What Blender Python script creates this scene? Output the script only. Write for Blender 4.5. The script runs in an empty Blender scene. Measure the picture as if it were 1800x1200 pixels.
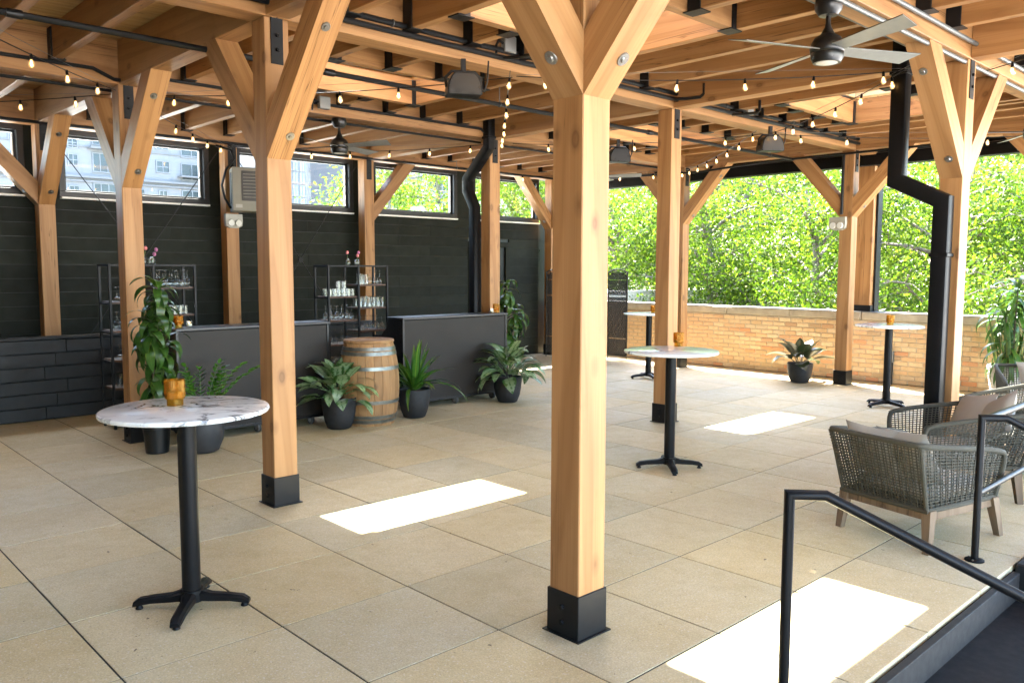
import bpy, math, random
import numpy as np
from mathutils import Matrix, Vector
rnd = random.Random(7)
PI = math.pi
sc = bpy.context.scene
COL = sc.collection

# ------------------------------------------------------------------ camera, sky, sun, exposure
cam_d = bpy.data.cameras.new('camera')
cam = bpy.data.objects.new('camera', cam_d); COL.objects.link(cam)
cam_d.sensor_width = 36.0
cam_d.lens = 1443.68 / 1800 * 36
cam_d.clip_start = 0.05; cam_d.clip_end = 2000
r_ = Vector((0.726883, -0.686757, 0.002488)); u_ = Vector((0.059445, 0.066527, 0.996012)); f_ = Vector((0.684183, 0.723837, -0.089182))
cam.matrix_world = Matrix(((r_.x, u_.x, -f_.x, 0), (r_.y, u_.y, -f_.y, 0), (r_.z, u_.z, -f_.z, 1.78), (0, 0, 0, 1)))
sc.camera = cam

SUN_TRAVEL = Vector((-0.315, -0.606, -1.0)).normalized()
to_sun = -SUN_TRAVEL
elev = math.asin(to_sun.z)
world = bpy.data.worlds.new('World'); sc.world = world; world.use_nodes = True
wn = world.node_tree; wn.nodes.clear()
sky = wn.nodes.new('ShaderNodeTexSky'); sky.sky_type = 'NISHITA'; sky.sun_disc = False
sky.sun_elevation = elev; sky.sun_rotation = math.atan2(to_sun.x, to_sun.y)
sky.air_density = 1.0; sky.dust_density = 1.5; sky.ozone_density = 1.0
bg = wn.nodes.new('ShaderNodeBackground'); bg.inputs['Strength'].default_value = 0.15
wo = wn.nodes.new('ShaderNodeOutputWorld')
wn.links.new(sky.outputs[0], bg.inputs[0]); wn.links.new(bg.outputs[0], wo.inputs[0])
sun_d = bpy.data.lights.new('sun', 'SUN'); sun_d.energy = 4.5; sun_d.angle = math.radians(0.53); sun_d.color = (1.0, 0.95, 0.87)
sun = bpy.data.objects.new('sun', sun_d); COL.objects.link(sun)
sun.rotation_euler = to_sun.to_track_quat('Z', 'Y').to_euler(); sun.location = (20, 40, 60)
sc.view_settings.view_transform = 'Standard'; sc.view_settings.look = 'None'
sc.view_settings.exposure = 4.18; sc.view_settings.gamma = 1.0
try: sc.view_settings.use_curve_mapping = False
except Exception: pass
cy = sc.cycles
cy.use_denoising = True
try: cy.denoiser = 'OPENIMAGEDENOISE'
except Exception: pass
cy.max_bounces = 12; cy.diffuse_bounces = 7; cy.glossy_bounces = 4; cy.transmission_bounces = 6; cy.transparent_max_bounces = 24
cy.sample_clamp_indirect = 6.0; cy.caustics_reflective = False; cy.caustics_refractive = False

# ------------------------------------------------------------------ materials
MATS = {}
class NT:
    def __init__(s, name):
        s.m = bpy.data.materials.new(name); s.m.use_nodes = True
        s.t = s.m.node_tree; s.n = s.t.nodes; s.n.clear()
        s.out = s.n.new('ShaderNodeOutputMaterial')
    def node(s, typ, **kw):
        x = s.n.new('ShaderNode' + typ)
        for k, v in kw.items():
            if k in x.inputs: s.set(x, k, v)
            else: setattr(x, k, v)
        return x
    def set(s, node, k, v):
        if isinstance(v, bpy.types.NodeSocket): s.t.links.new(v, node.inputs[k])
        else: node.inputs[k].default_value = v
    def link(s, a, b): s.t.links.new(a, b)
    def coord(s, scale=(1, 1, 1), which='Object', rand=0.0):
        tc = s.node('TexCoord'); mp = s.node('Mapping')
        mp.inputs['Scale'].default_value = scale
        src = tc.outputs[which]
        if rand:
            oi = s.node('ObjectInfo'); cm = s.node('CombineXYZ')
            mu = s.node('Math', operation='MULTIPLY'); s.link(oi.outputs['Random'], mu.inputs[0]); mu.inputs[1].default_value = rand
            for i in range(3): s.link(mu.outputs[0], cm.inputs[i])
            va = s.node('VectorMath', operation='ADD'); s.link(src, va.inputs[0]); s.link(cm.outputs[0], va.inputs[1]); src = va.outputs[0]
        s.link(src, mp.inputs['Vector'])
        return mp.outputs[0]
    def noise(s, vec, scale, detail=4, rough=.55, dist=0):
        x = s.node('TexNoise'); s.link(vec, x.inputs['Vector'])
        x.inputs['Scale'].default_value = scale; x.inputs['Detail'].default_value = detail
        x.inputs['Roughness'].default_value = rough; x.inputs['Distortion'].default_value = dist
        return x.outputs[0]
    def ramp(s, fac, stops):
        x = s.node('ValToRGB'); s.link(fac, x.inputs[0]); e = x.color_ramp.elements
        while len(e) < len(stops): e.new(0.5)
        for el, (p, c) in zip(e, stops):
            el.position = p; el.color = (*c, 1) if len(c) == 3 else c
        return x.outputs[0]
    def mix(s, fac, a, b, mode='MIX'):
        x = s.node('Mix', data_type='RGBA', blend_type=mode)
        if isinstance(fac, bpy.types.NodeSocket): s.link(fac, x.inputs[0])
        else: x.inputs[0].default_value = fac
        for i, v in ((6, a), (7, b)):
            if isinstance(v, bpy.types.NodeSocket): s.link(v, x.inputs[i])
            else: x.inputs[i].default_value = (*v, 1)
        return x.outputs[2]
    def math(s, op, a, b=0.0):
        x = s.node('Math', operation=op)
        for i, v in ((0, a), (1, b)):
            if isinstance(v, bpy.types.NodeSocket): s.link(v, x.inputs[i])
            else: x.inputs[i].default_value = v
        return x.outputs[0]
    def bump(s, h, strength=.3, dist=.01):
        x = s.node('Bump'); s.link(h, x.inputs['Height']); x.inputs['Strength'].default_value = strength; x.inputs['Distance'].default_value = dist
        return x.outputs[0]
    def bsdf(s, color, rough=.5, metallic=0, normal=None, spec=None, **kw):
        x = s.node('BsdfPrincipled')
        for k, v in (('Base Color', color), ('Roughness', rough), ('Metallic', metallic)):
            if isinstance(v, bpy.types.NodeSocket): s.link(v, x.inputs[k])
            elif k == 'Base Color': x.inputs[k].default_value = (*v, 1)
            else: x.inputs[k].default_value = v
        if normal is not None: s.link(normal, x.inputs['Normal'])
        if spec is not None: x.inputs['Specular IOR Level'].default_value = spec
        for k, v in kw.items():
            x.inputs[k].default_value = v
        return x
    def done(s, shader):
        s.link(shader.outputs[0] if not isinstance(shader, bpy.types.NodeSocket) else shader, s.out.inputs[0]); MATS[s.m.name] = s.m
        return s.m

def wood(name, c_dark, c_mid, c_lite, rough=.55, fine=1.0):
    m = NT(name)
    v = m.coord((1, 1, .07), rand=37.0)
    n1 = m.noise(v, 5.5, 3, .5, .4)
    w = m.node('TexWave', wave_type='BANDS', bands_direction='DIAGONAL'); m.link(v, w.inputs['Vector'])
    w.inputs['Scale'].default_value = 4.5; w.inputs['Distortion'].default_value = 9.0; w.inputs['Detail'].default_value = 2.5; w.inputs['Detail Scale'].default_value = .9
    v2 = m.coord((1, 1, .016), rand=11.0)
    n2 = m.noise(v2, 95 * fine, 3, .6)
    late = m.ramp(w.outputs['Fac'], [(0.0, (0, 0, 0)), (.55, (.12,) * 3), (.85, (.75,) * 3), (1.0, (.55,) * 3)])
    col = m.mix(late, c_lite, tuple(.75 * a + .25 * b for a, b in zip(c_dark, c_mid)))
    col = m.mix(m.ramp(n2, [(.36, (0, 0, 0)), (.64, (.6, .6, .6))]), col, c_mid)
    col2 = m.mix(.35, col, m.ramp(n1, [(.3, c_dark), (.5, c_mid), (.7, c_lite)]))
    vc = m.coord((1, 1, .02), rand=51.0)
    ck = m.noise(vc, 26, 2, .5, .2)
    crack = m.math('MULTIPLY', m.ramp(m.math('ABSOLUTE', m.math('SUBTRACT', ck, .5)), [(0, (1, 1, 1)), (.006, (.6, .6, .6)), (.012, (0, 0, 0))]), m.ramp(m.noise(v, 1.7, 2), [(.50, (0, 0, 0)), (.58, (1, 1, 1))]))
    col2 = m.mix(m.math('MULTIPLY', crack, .75), col2, tuple(c * .25 for c in c_dark))
    grime = m.noise(m.coord((1, 1, .6), rand=71.0), 3.0, 5, .65, .6)
    col2 = m.mix(m.ramp(grime, [(.58, (0, 0, 0)), (.8, (.35, .35, .35))]), col2, tuple(c * .7 for c in c_dark))
    # knots
    vk = m.coord((1, 1, .55), rand=23.0)
    vo = m.node('TexVoronoi', feature='F1'); m.link(vk, vo.inputs['Vector']); vo.inputs['Scale'].default_value = 4.0; vo.inputs['Randomness'].default_value = 1
    knot = m.ramp(vo.outputs['Distance'], [(.0, (1, 1, 1)), (.05, (.7, .7, .7)), (.085, (1, 1, 1)), (.11, (.45, .45, .45)), (.18, (0, 0, 0))])
    col3 = m.mix(m.math('MULTIPLY', knot, .6), col2, (c_dark[0] * .35, c_dark[1] * .3, c_dark[2] * .3))
    oi = m.node('ObjectInfo')
    tint = m.ramp(oi.outputs['Random'], [(0, (.86, .84, .82)), (.5, (1, 1, 1)), (1, (1.1, 1.06, 1.0))])
    col3 = m.mix(1.0, col3, tint, 'MULTIPLY')
    b = m.bump(n2, .12, .004)
    return m.done(m.bsdf(col3, rough, 0, b, .35))

wood('fir', (.185, .080, .026), (.33, .165, .060), (.42, .23, .096), .5)
wood('skylit_wood', (.42, .28, .14), (.58, .43, .25), (.68, .53, .34), .55)  # timber colour lightened so the skylight wells look lit by the sky
wood('deck_wood', (.30, .17, .06), (.45, .275, .11), (.54, .37, .17), .6)
wood('oak_barrel', (.17, .085, .035), (.32, .175, .07), (.40, .24, .11), .7)
wood('teak', (.09, .055, .03), (.145, .095, .055), (.19, .135, .085), .65)
wood('shelf_wood', (.03, .015, .008), (.07, .035, .02), (.10, .05, .03), .5)

def simple(name, col, rough=.5, metallic=0, var=.12, nscale=12, bump=0.0, spec=None, bscale=60, rand=5.0, rv=.08, tint=0):
    m = NT(name); v = m.coord(rand=rand)
    n = m.noise(v, nscale, 4, .6)
    lo = tuple(max(0, c * (1 - var)) for c in col); hi = tuple(c * (1 + var) for c in col)
    c = m.ramp(n, [(.3, lo), (.7, hi)])
    b = m.bump(m.noise(v, bscale, 3, .6), bump, .003) if bump else None
    rr = m.ramp(m.noise(v, nscale * 2.3, 3), [(.3, (max(.02, rough - rv),) * 3), (.7, (min(1, rough + rv),) * 3)])
    if tint:
        oi = m.node('ObjectInfo'); c = m.mix(1.0, c, m.ramp(oi.outputs['Random'], [(0, (1 - tint,) * 3), (1, (1 + tint,) * 3)]), 'MULTIPLY')
    return m.done(m.bsdf(c, rr, metallic, b, spec))

simple('black_steel', (.006, .006, .0065), .5, 0, .1, 9, .05, spec=.3, rv=.03)
simple('black_satin', (.006, .006, .0065), .40, 0, .1, 7, spec=.16, rv=.03)
simple('black_pipe', (.006, .006, .0065), .38, .0, .1, 14, spec=.3, rv=.02)
simple('galvanised', (.13, .135, .13), .48, .4, .12, 20)
simple('grey_box', (.24, .24, .225), .5, .3, .06, 20)
simple('zinc_hoop', (.20, .21, .19), .42, .9, .25, 16, .1)
simple('bolt_metal', (.30, .29, .27), .35, .9, .15, 40)
simple('charcoal_pot', (.011, .0115, .0125), .62, 0, .25, 10, .15)
simple('nursery_pot', (.005, .0055, .0055), .4, 0, .2, 10)
simple('grey_pot', (.024, .025, .027), .6, 0, .25, 9, .2)
simple('white_planter', (.55, .53, .49), .55, 0, .05, 8)
simple('soil', (.045, .028, .017), .95, 0, .5, 60, .9)
simple('bar_panel', (.018, .0140, .0108), .5, 0, .15, 3, spec=.25, rv=.03)
simple('bar_top', (.010, .0105, .012), .30, 0, .15, 5, rv=.02)
simple('bar_trim', (.006, .006, .006), .35, 0, .1, 9)
simple('siding', (.0105, .0125, .0085), .66, 0, .2, 3, .12, spec=.2, bscale=40, tint=.25)
simple('black_plank', (.006, .0063, .0072), .58, 0, .3, 4, .25, bscale=50, tint=.3)
simple('window_frame', (.006, .006, .0065), .4, 0, .1, 9)
simple('white_sill', (.80, .80, .78), .45, 0, .03, 9)
simple('cushion', (.36, .33, .28), .9, 0, .06, 5, .25, bscale=300)
simple('rope', (.046, .042, .027), .8, 0, .2, 40, .3, bscale=400)
simple('rope_dark', (.014, .013, .009), .8, 0, .2, 40, .3, bscale=400)
simple('wicker', (.016, .0125, .009), .5, 0, .4, 30, .1)
simple('cream_plastic', (.33, .32, .27), .4, 0, .04, 9)
simple('heater_paint', (.20, .185, .135), .42, 0, .05, 6)
simple('heater_dark', (.05, .045, .04), .5, .3, .2, 12)
simple('fan_black', (.006, .006, .0065), .35, 0, .1, 9)
simple('fan_blade', (.007, .007, .0075), .36, 0, .1, 9)
simple('fan_blade_light', (.22, .225, .21), .38, 0, .06, 6)
simple('lens_white', (.6, .6, .56), .4, 0, .02, 9)
simple('cane', (.10, .075, .05), .8, 0, .4, 30, .4)
simple('stem_green', (.06, .12, .025), .5, 0, .2, 20)
simple('caster_rubber', (.05, .047, .043), .6, 0, .2, 20)
simple('caster_grey', (.25, .24, .22), .5, .3, .2, 20)
simple('cork', (.25, .15, .08), .8, 0, .3, 40)
simple('bark', (.17, .145, .12), .95, 0, .45, 9, .8, bscale=18)
simple('step_stone', (.004, .004, .004), .75, 0, .3, 8, .2)
simple('step_tread', (.010, .010, .0105), .7, 0, .3, 8, .2, spec=.15)
simple('mortar', (.42, .35, .25), .95, 0, .2, 14, .5)
simple('membrane', (.40, .40, .39), .9, 0, .1, 3)
simple('bounce_roof', (.55, .54, .50), .95, 0, .2, 12, .4)
simple('plaza', (.50, .48, .44), .9, 0, .15, 2, .2)
simple('candle_wax', (.8, .74, .6), .6, 0, .03, 9)
simple('facade_white', (.135, .143, .15), .8, 0, .05, .25)
simple('facade_grey', (.075, .08, .09), .8, 0, .05, .3)
simple('facade_trim', (.11, .115, .122), .8, 0, .05, .3)
simple('far_glass', (.014, .024, .030), .15, .2, .35, .35)
simple('far_glass_pale', (.14, .18, .20), .2, .2, .25, .5)
simple('far_frame', (.12, .13, .14), .5, 0, .1, 2)
simple('tulip_pink', (.70, .22, .22), .5, 0, .2, 60)
simple('tulip_mauve', (.42, .14, .28), .5, 0, .2, 60)
simple('water', (.5, .6, .6), .1, 0, .02, 9)

def mat_paver():
    m = NT('paver')
    v = m.coord(rand=40.0)
    geo = m.node('NewGeometry'); pos = geo.outputs['Position']
    n1 = m.noise(v, 1.6, 6, .6, .4); n2 = m.noise(v, 9, 6, .7)
    big = m.noise(pos, .55, 4, .6, .6)
    vo = m.node('TexVoronoi', feature='F1'); m.link(v, vo.inputs['Vector']); vo.inputs['Scale'].default_value = 95
    sp = m.noise(v, 75, 2, .6); sp2 = m.noise(v, 140, 2, .6)
    c = m.ramp(n1, [(.25, (.50, .405, .215)), (.45, (.565, .475, .275)), (.65, (.61, .535, .345)), (.85, (.575, .475, .265))])
    c = m.mix(m.ramp(n2, [(.47, (0, 0, 0)), (.78, (.5, .5, .5))]), c, (.42, .335, .18))
    c = m.mix(m.ramp(big, [(.38, (.30,) * 3), (.58, (0, 0, 0))]), c, (.44, .37, .225))
    c = m.mix(m.ramp(vo.outputs['Distance'], [(.0, (0,) * 3), (.30, (0, 0, 0)), (.55, (.30,) * 3)]), c, (.30, .24, .15))
    c = m.mix(m.ramp(sp, [(.60, (0, 0, 0)), (.66, (.6, .6, .6))]), c, (.60, .56, .46))
    c = m.mix(m.ramp(sp2, [(.30, (.7, .7, .7)), (.37, (0, 0, 0))]), c, (.17, .135, .09))
    st = m.noise(pos, 2.3, 6, .68, 1.6)        # spills and grime wandering over the joints
    c = m.mix(m.ramp(st, [(.62, (0, 0, 0)), (.78, (.5, .5, .5))]), c, (.32, .235, .125))
    sp3 = m.noise(pos, 17, 3, .5, .3)          # leaf bits and specks
    c = m.mix(m.ramp(sp3, [(.725, (0, 0, 0)), (.75, (.85, .85, .85))]), c, (.085, .06, .035))
    scf = m.node('Mapping'); scf.inputs['Scale'].default_value = (1.2, 14, 1); scf.inputs['Rotation'].default_value = (0, 0, .5); m.link(pos, scf.inputs['Vector'])
    c = m.mix(m.ramp(m.noise(scf.outputs[0], 1.7, 5, .6, .5), [(.66, (0, 0, 0)), (.78, (.4, .4, .4))]), c, (.30, .24, .15))
    oi = m.node('ObjectInfo')
    c = m.mix(1.0, c, m.ramp(oi.outputs['Random'], [(0, (.88, .88, .87)), (.25, (.98, .98, .98)), (.55, (1.04, 1.01, .97)), (.8, (1.08, 1.02, .91)), (1, (1.06, 1.07, 1.10))]), 'MULTIPLY')
    b = m.bump(m.mix(.5, sp, n2), .3, .003)
    r = m.ramp(n2, [(.3, (.50,) * 3), (.7, (.70,) * 3)])
    return m.done(m.bsdf(c, r, 0, b, .35))
mat_paver()
simple('joint_sand', (.020, .017, .012), .95, 0, .3, 30)

def mat_brick():
    m = NT('brick')
    v = m.coord(rand=30.0); oi = m.node('ObjectInfo')
    base = m.ramp(oi.outputs['Random'], [(0, (.46, .32, .18)), (.2, (.58, .43, .26)), (.4, (.54, .34, .19)), (.58, (.62, .49, .31)), (.76, (.56, .26, .13)), (.88, (.40, .29, .18)), (1, (.66, .53, .36))])
    n = m.noise(v, 14, 6, .7, .3)
    c = m.mix(m.ramp(n, [(.42, (0, 0, 0)), (.75, (.7, .7, .7))]), base, (.42, .30, .17))
    c = m.mix(m.ramp(m.noise(v, 30, 4), [(.6, (0, 0, 0)), (.75, (.5, .5, .5))]), c, (.62, .52, .36))
    return m.done(m.bsdf(c, .9, 0, m.bump(n, .5, .006), .2))
mat_brick()
simple('coping_stone', (.36, .315, .24), .9, 0, .2, 4, .3)

def mat_marble():
    m = NT('marble'); v = m.coord(rand=9.0)
    n = m.noise(v, 1.8, 6, .62, 1.0)
    mp = m.node('Mapping'); mp.inputs['Scale'].default_value = (1.0, 2.6, 1); mp.inputs['Rotation'].default_value = (0, 0, .35); m.link(v, mp.inputs['Vector'])
    vein = m.noise(mp.outputs[0], 1.5, 7, .55, 1.4)
    d = m.math('ABSOLUTE', m.math('SUBTRACT', vein, .5))
    f = m.ramp(d, [(0, (1, 1, 1)), (.008, (.8, .8, .8)), (.02, (.2, .2, .2)), (.05, (0, 0, 0))])
    brk = m.ramp(n, [(.46, (.03, .03, .03)), (.60, (1, 1, 1))])
    f = m.math('MULTIPLY', f, brk)
    vein2 = m.noise(mp.outputs[0], 4.2, 5, .5, 1.8)
    d2 = m.math('ABSOLUTE', m.math('SUBTRACT', vein2, .52))
    f2 = m.math('MULTIPLY', m.ramp(d2, [(0, (.7, .7, .7)), (.012, (.3, .3, .3)), (.025, (0, 0, 0))]), m.ramp(m.noise(v, 3.1, 3), [(.5, (0, 0, 0)), (.65, (.8, .8, .8))]))
    c = m.mix(m.math('MAXIMUM', f, f2), m.ramp(n, [(.3, (.66, .68, .66)), (.7, (.76, .78, .76))]), (.10, .10, .105))
    return m.done(m.bsdf(c, .16, 0, None, .5))
mat_marble()

def mat_clear(name, tint, gloss_col, base=.10, edge=.6, rough=.03):
    m = NT(name)
    lw = m.node('LayerWeight'); lw.inputs['Blend'].default_value = .45
    tr = m.node('BsdfTransparent'); tr.inputs['Color'].default_value = (*tint, 1)
    gl = m.node('BsdfGlossy'); gl.inputs['Color'].default_value = (*gloss_col, 1); gl.inputs['Roughness'].default_value = rough
    f = m.math('ADD', m.math('MULTIPLY', lw.outputs['Facing'], edge), base)
    ms = m.node('MixShader'); m.link(f, ms.inputs[0]); m.link(tr.outputs[0], ms.inputs[1]); m.link(gl.outputs[0], ms.inputs[2])
    return m.done(ms)
mat_clear('pane_glass', (.96, .985, .98), (1, 1, 1), .02, .12, .01)
def mat_table_glass():
    m = NT('drinkware')
    lw = m.node('LayerWeight'); lw.inputs['Blend'].default_value = .5
    tr = m.node('BsdfTransparent'); tr.inputs['Color'].default_value = (.93, .95, .95, 1)
    gl = m.node('BsdfGlossy'); gl.inputs['Roughness'].default_value = .06
    df = m.node('BsdfDiffuse'); df.inputs['Color'].default_value = (.75, .8, .82, 1)
    m1 = m.node('MixShader'); m1.inputs[0].default_value = .08; m.link(gl.outputs[0], m1.inputs[1]); m.link(df.outputs[0], m1.inputs[2])
    f = m.math('ADD', m.math('MULTIPLY', lw.outputs['Facing'], .36), .035)
    ms = m.node('MixShader'); m.link(f, ms.inputs[0]); m.link(tr.outputs[0], ms.inputs[1]); m.link(m1.outputs[0], ms.inputs[2])
    return m.done(ms)
mat_table_glass()
mat_clear('amber_glass', (.95, .62, .16), (1, .8, .4), .10, .5, .08)
def mat_amber():
    m = NT('amber')
    tr = m.node('BsdfTransparent'); tr.inputs['Color'].default_value = (.92, .66, .18, 1)
    b = m.bsdf((.46, .28, .045), .12, .5, None, .8)
    tl = m.node('BsdfTranslucent'); tl.inputs['Color'].default_value = (.62, .36, .05, 1)
    a = m.node('MixShader'); a.inputs[0].default_value = .5; m.link(b.outputs[0], a.inputs[1]); m.link(tl.outputs[0], a.inputs[2])
    ms = m.node('MixShader'); ms.inputs[0].default_value = .42; m.link(tr.outputs[0], ms.inputs[1]); m.link(a.outputs[0], ms.inputs[2])
    return m.done(ms)
mat_amber()
def mat_emit(name, col, strength):
    m = NT(name); e = m.node('Emission'); e.inputs[0].default_value = (*col, 1); e.inputs[1].default_value = strength
    return m.done(e)
mat_emit('filament', (1, .55, .16), 3.2)
mat_emit('flame', (1, .6, .2), 1.5)
def mat_bulb():
    m = NT('bulb_glass')
    tr = m.node('BsdfTransparent'); tr.inputs['Color'].default_value = (1, .93, .8, 1)
    gl = m.node('BsdfGlossy'); gl.inputs['Roughness'].default_value = .05
    em = m.node('Emission'); em.inputs[0].default_value = (1, .55, .2, 1); em.inputs[1].default_value = .10
    a = m.node('AddShader'); m.link(gl.outputs[0], a.inputs[0]); m.link(em.outputs[0], a.inputs[1])
    ms = m.node('MixShader'); ms.inputs[0].default_value = .28; m.link(tr.outputs[0], ms.inputs[1]); m.link(a.outputs[0], ms.inputs[2])
    return m.done(ms)
mat_bulb()

def mat_leaf(name, mid, edge, center, half_w, trans=.25, pattern='rib', rough=.32):
    m = NT(name)
    tc = m.node('TexCoord'); sx = m.node('SeparateXYZ'); m.link(tc.outputs['Object'], sx.inputs[0])
    ax = m.math('DIVIDE', m.math('ABSOLUTE', sx.outputs[0]), half_w)
    v = m.coord(rand=12.0)
    n = m.noise(v, 30, 3, .6, .5)
    if pattern == 'rib':
        c = m.ramp(ax, [(0, center), (.14, mid), (.8, mid), (.97, edge)])
    else:   # silver splashed
        k = m.math('ADD', ax, m.math('MULTIPLY', m.math('SUBTRACT', n, .5), 1.1))
        c = m.ramp(k, [(.0, mid), (.1, center), (.50, center), (.66, edge), (1, edge)])
    c = m.mix(m.ramp(n, [(.35, (0, 0, 0)), (.7, (.35, .35, .35))]), c, mid)
    oi = m.node('ObjectInfo')
    c = m.mix(1.0, c, m.ramp(oi.outputs['Random'], [(0, (.75, .75, .75)), (.5, (1, 1, 1)), (1, (1.25, 1.2, 1.0))]), 'MULTIPLY')
    b = m.bsdf(c, rough, 0, None, .5)
    tl = m.node('BsdfTranslucent'); m.link(c, tl.inputs[0])
    ms = m.node('MixShader'); ms.inputs[0].default_value = trans; m.link(b.outputs[0], ms.inputs[1]); m.link(tl.outputs[0], ms.inputs[2])
    return m.done(ms)
mat_leaf('leaf_dracaena', (.034, .09, .014), (.15, .24, .03), (.05, .12, .02), .034)
mat_leaf('leaf_strap', (.045, .14, .016), (.03, .09, .012), (.26, .36, .04), .034)
mat_leaf('leaf_agla', (.05, .14, .022), (.035, .11, .015), (.27, .37, .20), .072, .2, 'silver')
mat_leaf('leaf_zz', (.065, .21, .016), (.07, .21, .02), (.11, .27, .04), .02)
mat_leaf('leaf_rubber', (.030, .045, .016), (.03, .045, .016), (.10, .075, .03), .07, .15)
mat_leaf('leaf_snake', (.06, .13, .03), (.35, .36, .06), (.05, .10, .03), .022)
mat_leaf('leaf_drooping', (.05, .13, .02), (.22, .28, .05), (.06, .15, .03), .02)

def mat_foliage(name, c0, c1, c2, trans=.45):
    m = NT(name)
    at = m.node('Attribute'); at.attribute_name = 'tone'
    c = m.ramp(at.outputs['Fac'], [(0, c0), (.55, c1), (1, c2)])
    b = m.bsdf(c, .5, 0, None, .3)
    tl = m.node('BsdfTranslucent'); m.link(m.mix(1.0, c, (1.1, 1.2, .55), 'MULTIPLY'), tl.inputs[0])
    ms = m.node('MixShader'); ms.inputs[0].default_value = trans; m.link(b.outputs[0], ms.inputs[1]); m.link(tl.outputs[0], ms.inputs[2])
    return m.done(ms)
mat_foliage('foliage_spring', (.042, .095, .009), (.095, .160, .015), (.18, .225, .030), .52)
mat_foliage('foliage_deep', (.042, .085, .011), (.09, .140, .017), (.16, .20, .032), .52)

# ------------------------------------------------------------------ mesh helpers
class MB:
    def __init__(s): s.v = []; s.f = []
    def add(s, vs, fs, M=None):
        o = len(s.v)
        s.v.extend([tuple(M @ Vector(p)) for p in vs] if M is not None else [tuple(p) for p in vs])
        s.f.extend([tuple(i + o for i in f) for f in fs])
        return s
    def box(s, c, d, ch=0.0, M=None):
        x, y, z = (a / 2 for a in d)
        if ch <= 0:
            vs = [(c[0] + i * x, c[1] + j * y, c[2] + k * z) for i in (-1, 1) for j in (-1, 1) for k in (-1, 1)]
            fs = [(0, 1, 3, 2), (4, 6, 7, 5), (0, 4, 5, 1), (2, 3, 7, 6), (0, 2, 6, 4), (1, 5, 7, 3)]
            return s.add(vs, fs, M)
        vs = []; idx = {}
        for i in (-1, 1):
            for j in (-1, 1):
                for k in (-1, 1):
                    for ax in range(3):
                        p = [x - ch, y - ch, z - ch]; p[ax] += ch
                        idx[i, j, k, ax] = len(vs); vs.append((c[0] + i * p[0], c[1] + j * p[1], c[2] + k * p[2]))
        fs = []
        for ax in range(3):
            b, d2 = [(1, 2), (2, 0), (0, 1)][ax]
            for sgn in (-1, 1):
                q = []
                for (m, n) in ((-1, -1), (1, -1), (1, 1), (-1, 1)):
                    t = [0, 0, 0]; t[ax] = sgn; t[b] = m; t[d2] = n; q.append(idx[t[0], t[1], t[2], ax])
                fs.append(tuple(q if sgn > 0 else q[::-1]))
        for ax in range(3):
            b, d2 = [(1, 2), (2, 0), (0, 1)][ax]
            for m in (-1, 1):
                for n in (-1, 1):
                    def g(e, a):
                        t = [0, 0, 0]; t[ax] = e; t[b] = m; t[d2] = n; return idx[t[0], t[1], t[2], a]
                    q = (g(-1, b), g(1, b), g(1, d2), g(-1, d2))
                    fs.append(q if m * n < 0 else q[::-1])
        for i in (-1, 1):
            for j in (-1, 1):
                for k in (-1, 1):
                    q = (idx[i, j, k, 0], idx[i, j, k, 1], idx[i, j, k, 2])
                    fs.append(q if i * j * k > 0 else q[::-1])
        return s.add(vs, fs, M)
    def lathe(s, prof, n=24, c=(0, 0, 0), M=None, closed=False):
        vs = []; fs = []
        for (r, z) in prof:
            for k in range(n):
                a = 2 * PI * k / n; vs.append((c[0] + r * math.cos(a), c[1] + r * math.sin(a), c[2] + z))
        m = len(prof)
        for i in range(m - 1 if not closed else m):
            i2 = (i + 1) % m
            for k in range(n):
                k2 = (k + 1) % n; fs.append((i * n + k, i * n + k2, i2 * n + k2, i2 * n + k))
        if not closed:
            if prof[0][0] > 1e-6: fs.append(tuple(range(n))[::-1])
            if prof[-1][0] > 1e-6: fs.append(tuple((m - 1) * n + k for k in range(n)))
        return s.add(vs, fs, M)
    def tube(s, pts, r, n=8, cap=True, closed=False):
        pts = [Vector(p) for p in pts]; m = len(pts)
        rs = r if isinstance(r, (list, tuple)) else [r] * m
        up = None; rings = []
        for i in range(m):
            a = pts[(i - 1) % m] if (closed or i > 0) else pts[i]
            b = pts[(i + 1) % m] if (closed or i < m - 1) else pts[i]
            t = (b - a).normalized()
            if closed or 0 < i < m - 1: t = ((pts[i] - a).normalized() + (b - pts[i]).normalized()).normalized()
            if up is None:
                up = Vector((0, 0, 1)) if abs(t.z) < .9 else Vector((1, 0, 0))
            x = t.cross(up)
            if x.length < 1e-6: x = t.orthogonal()
            x.normalize(); y = x.cross(t).normalized(); up = y
            # keep the section true round mitred bends
            k = 1.0
            if (closed or 0 < i < m - 1):
                t0 = (pts[i] - a).normalized(); cs = max(.35, t0.dot(t)); k = 1 / cs
                bend = (b - pts[i]).normalized() - t0
            else: bend = Vector((0, 0, 0))
            ring = []
            for j in range(n):
                an = 2 * PI * (j + .5) / n
                p = x * math.cos(an) * rs[i] + y * math.sin(an) * rs[i]
                if bend.length > 1e-4:
                    bd = (bend - t * bend.dot(t))
                    if bd.length > 1e-5: bd.normalize(); p = p + bd * p.dot(bd) * (k - 1)
                ring.append(pts[i] + p)
            rings.append(ring)
        vs = [p for rg in rings for p in rg]; fs = []
        for i in range(m if closed else m - 1):
            i2 = (i + 1) % m
            for j in range(n):
                j2 = (j + 1) % n; fs.append((i * n + j, i * n + j2, i2 * n + j2, i2 * n + j))
        if cap and not closed:
            fs.append(tuple(range(n))[::-1]); fs.append(tuple((m - 1) * n + j for j in range(n)))
        return s.add(vs, fs)
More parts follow.
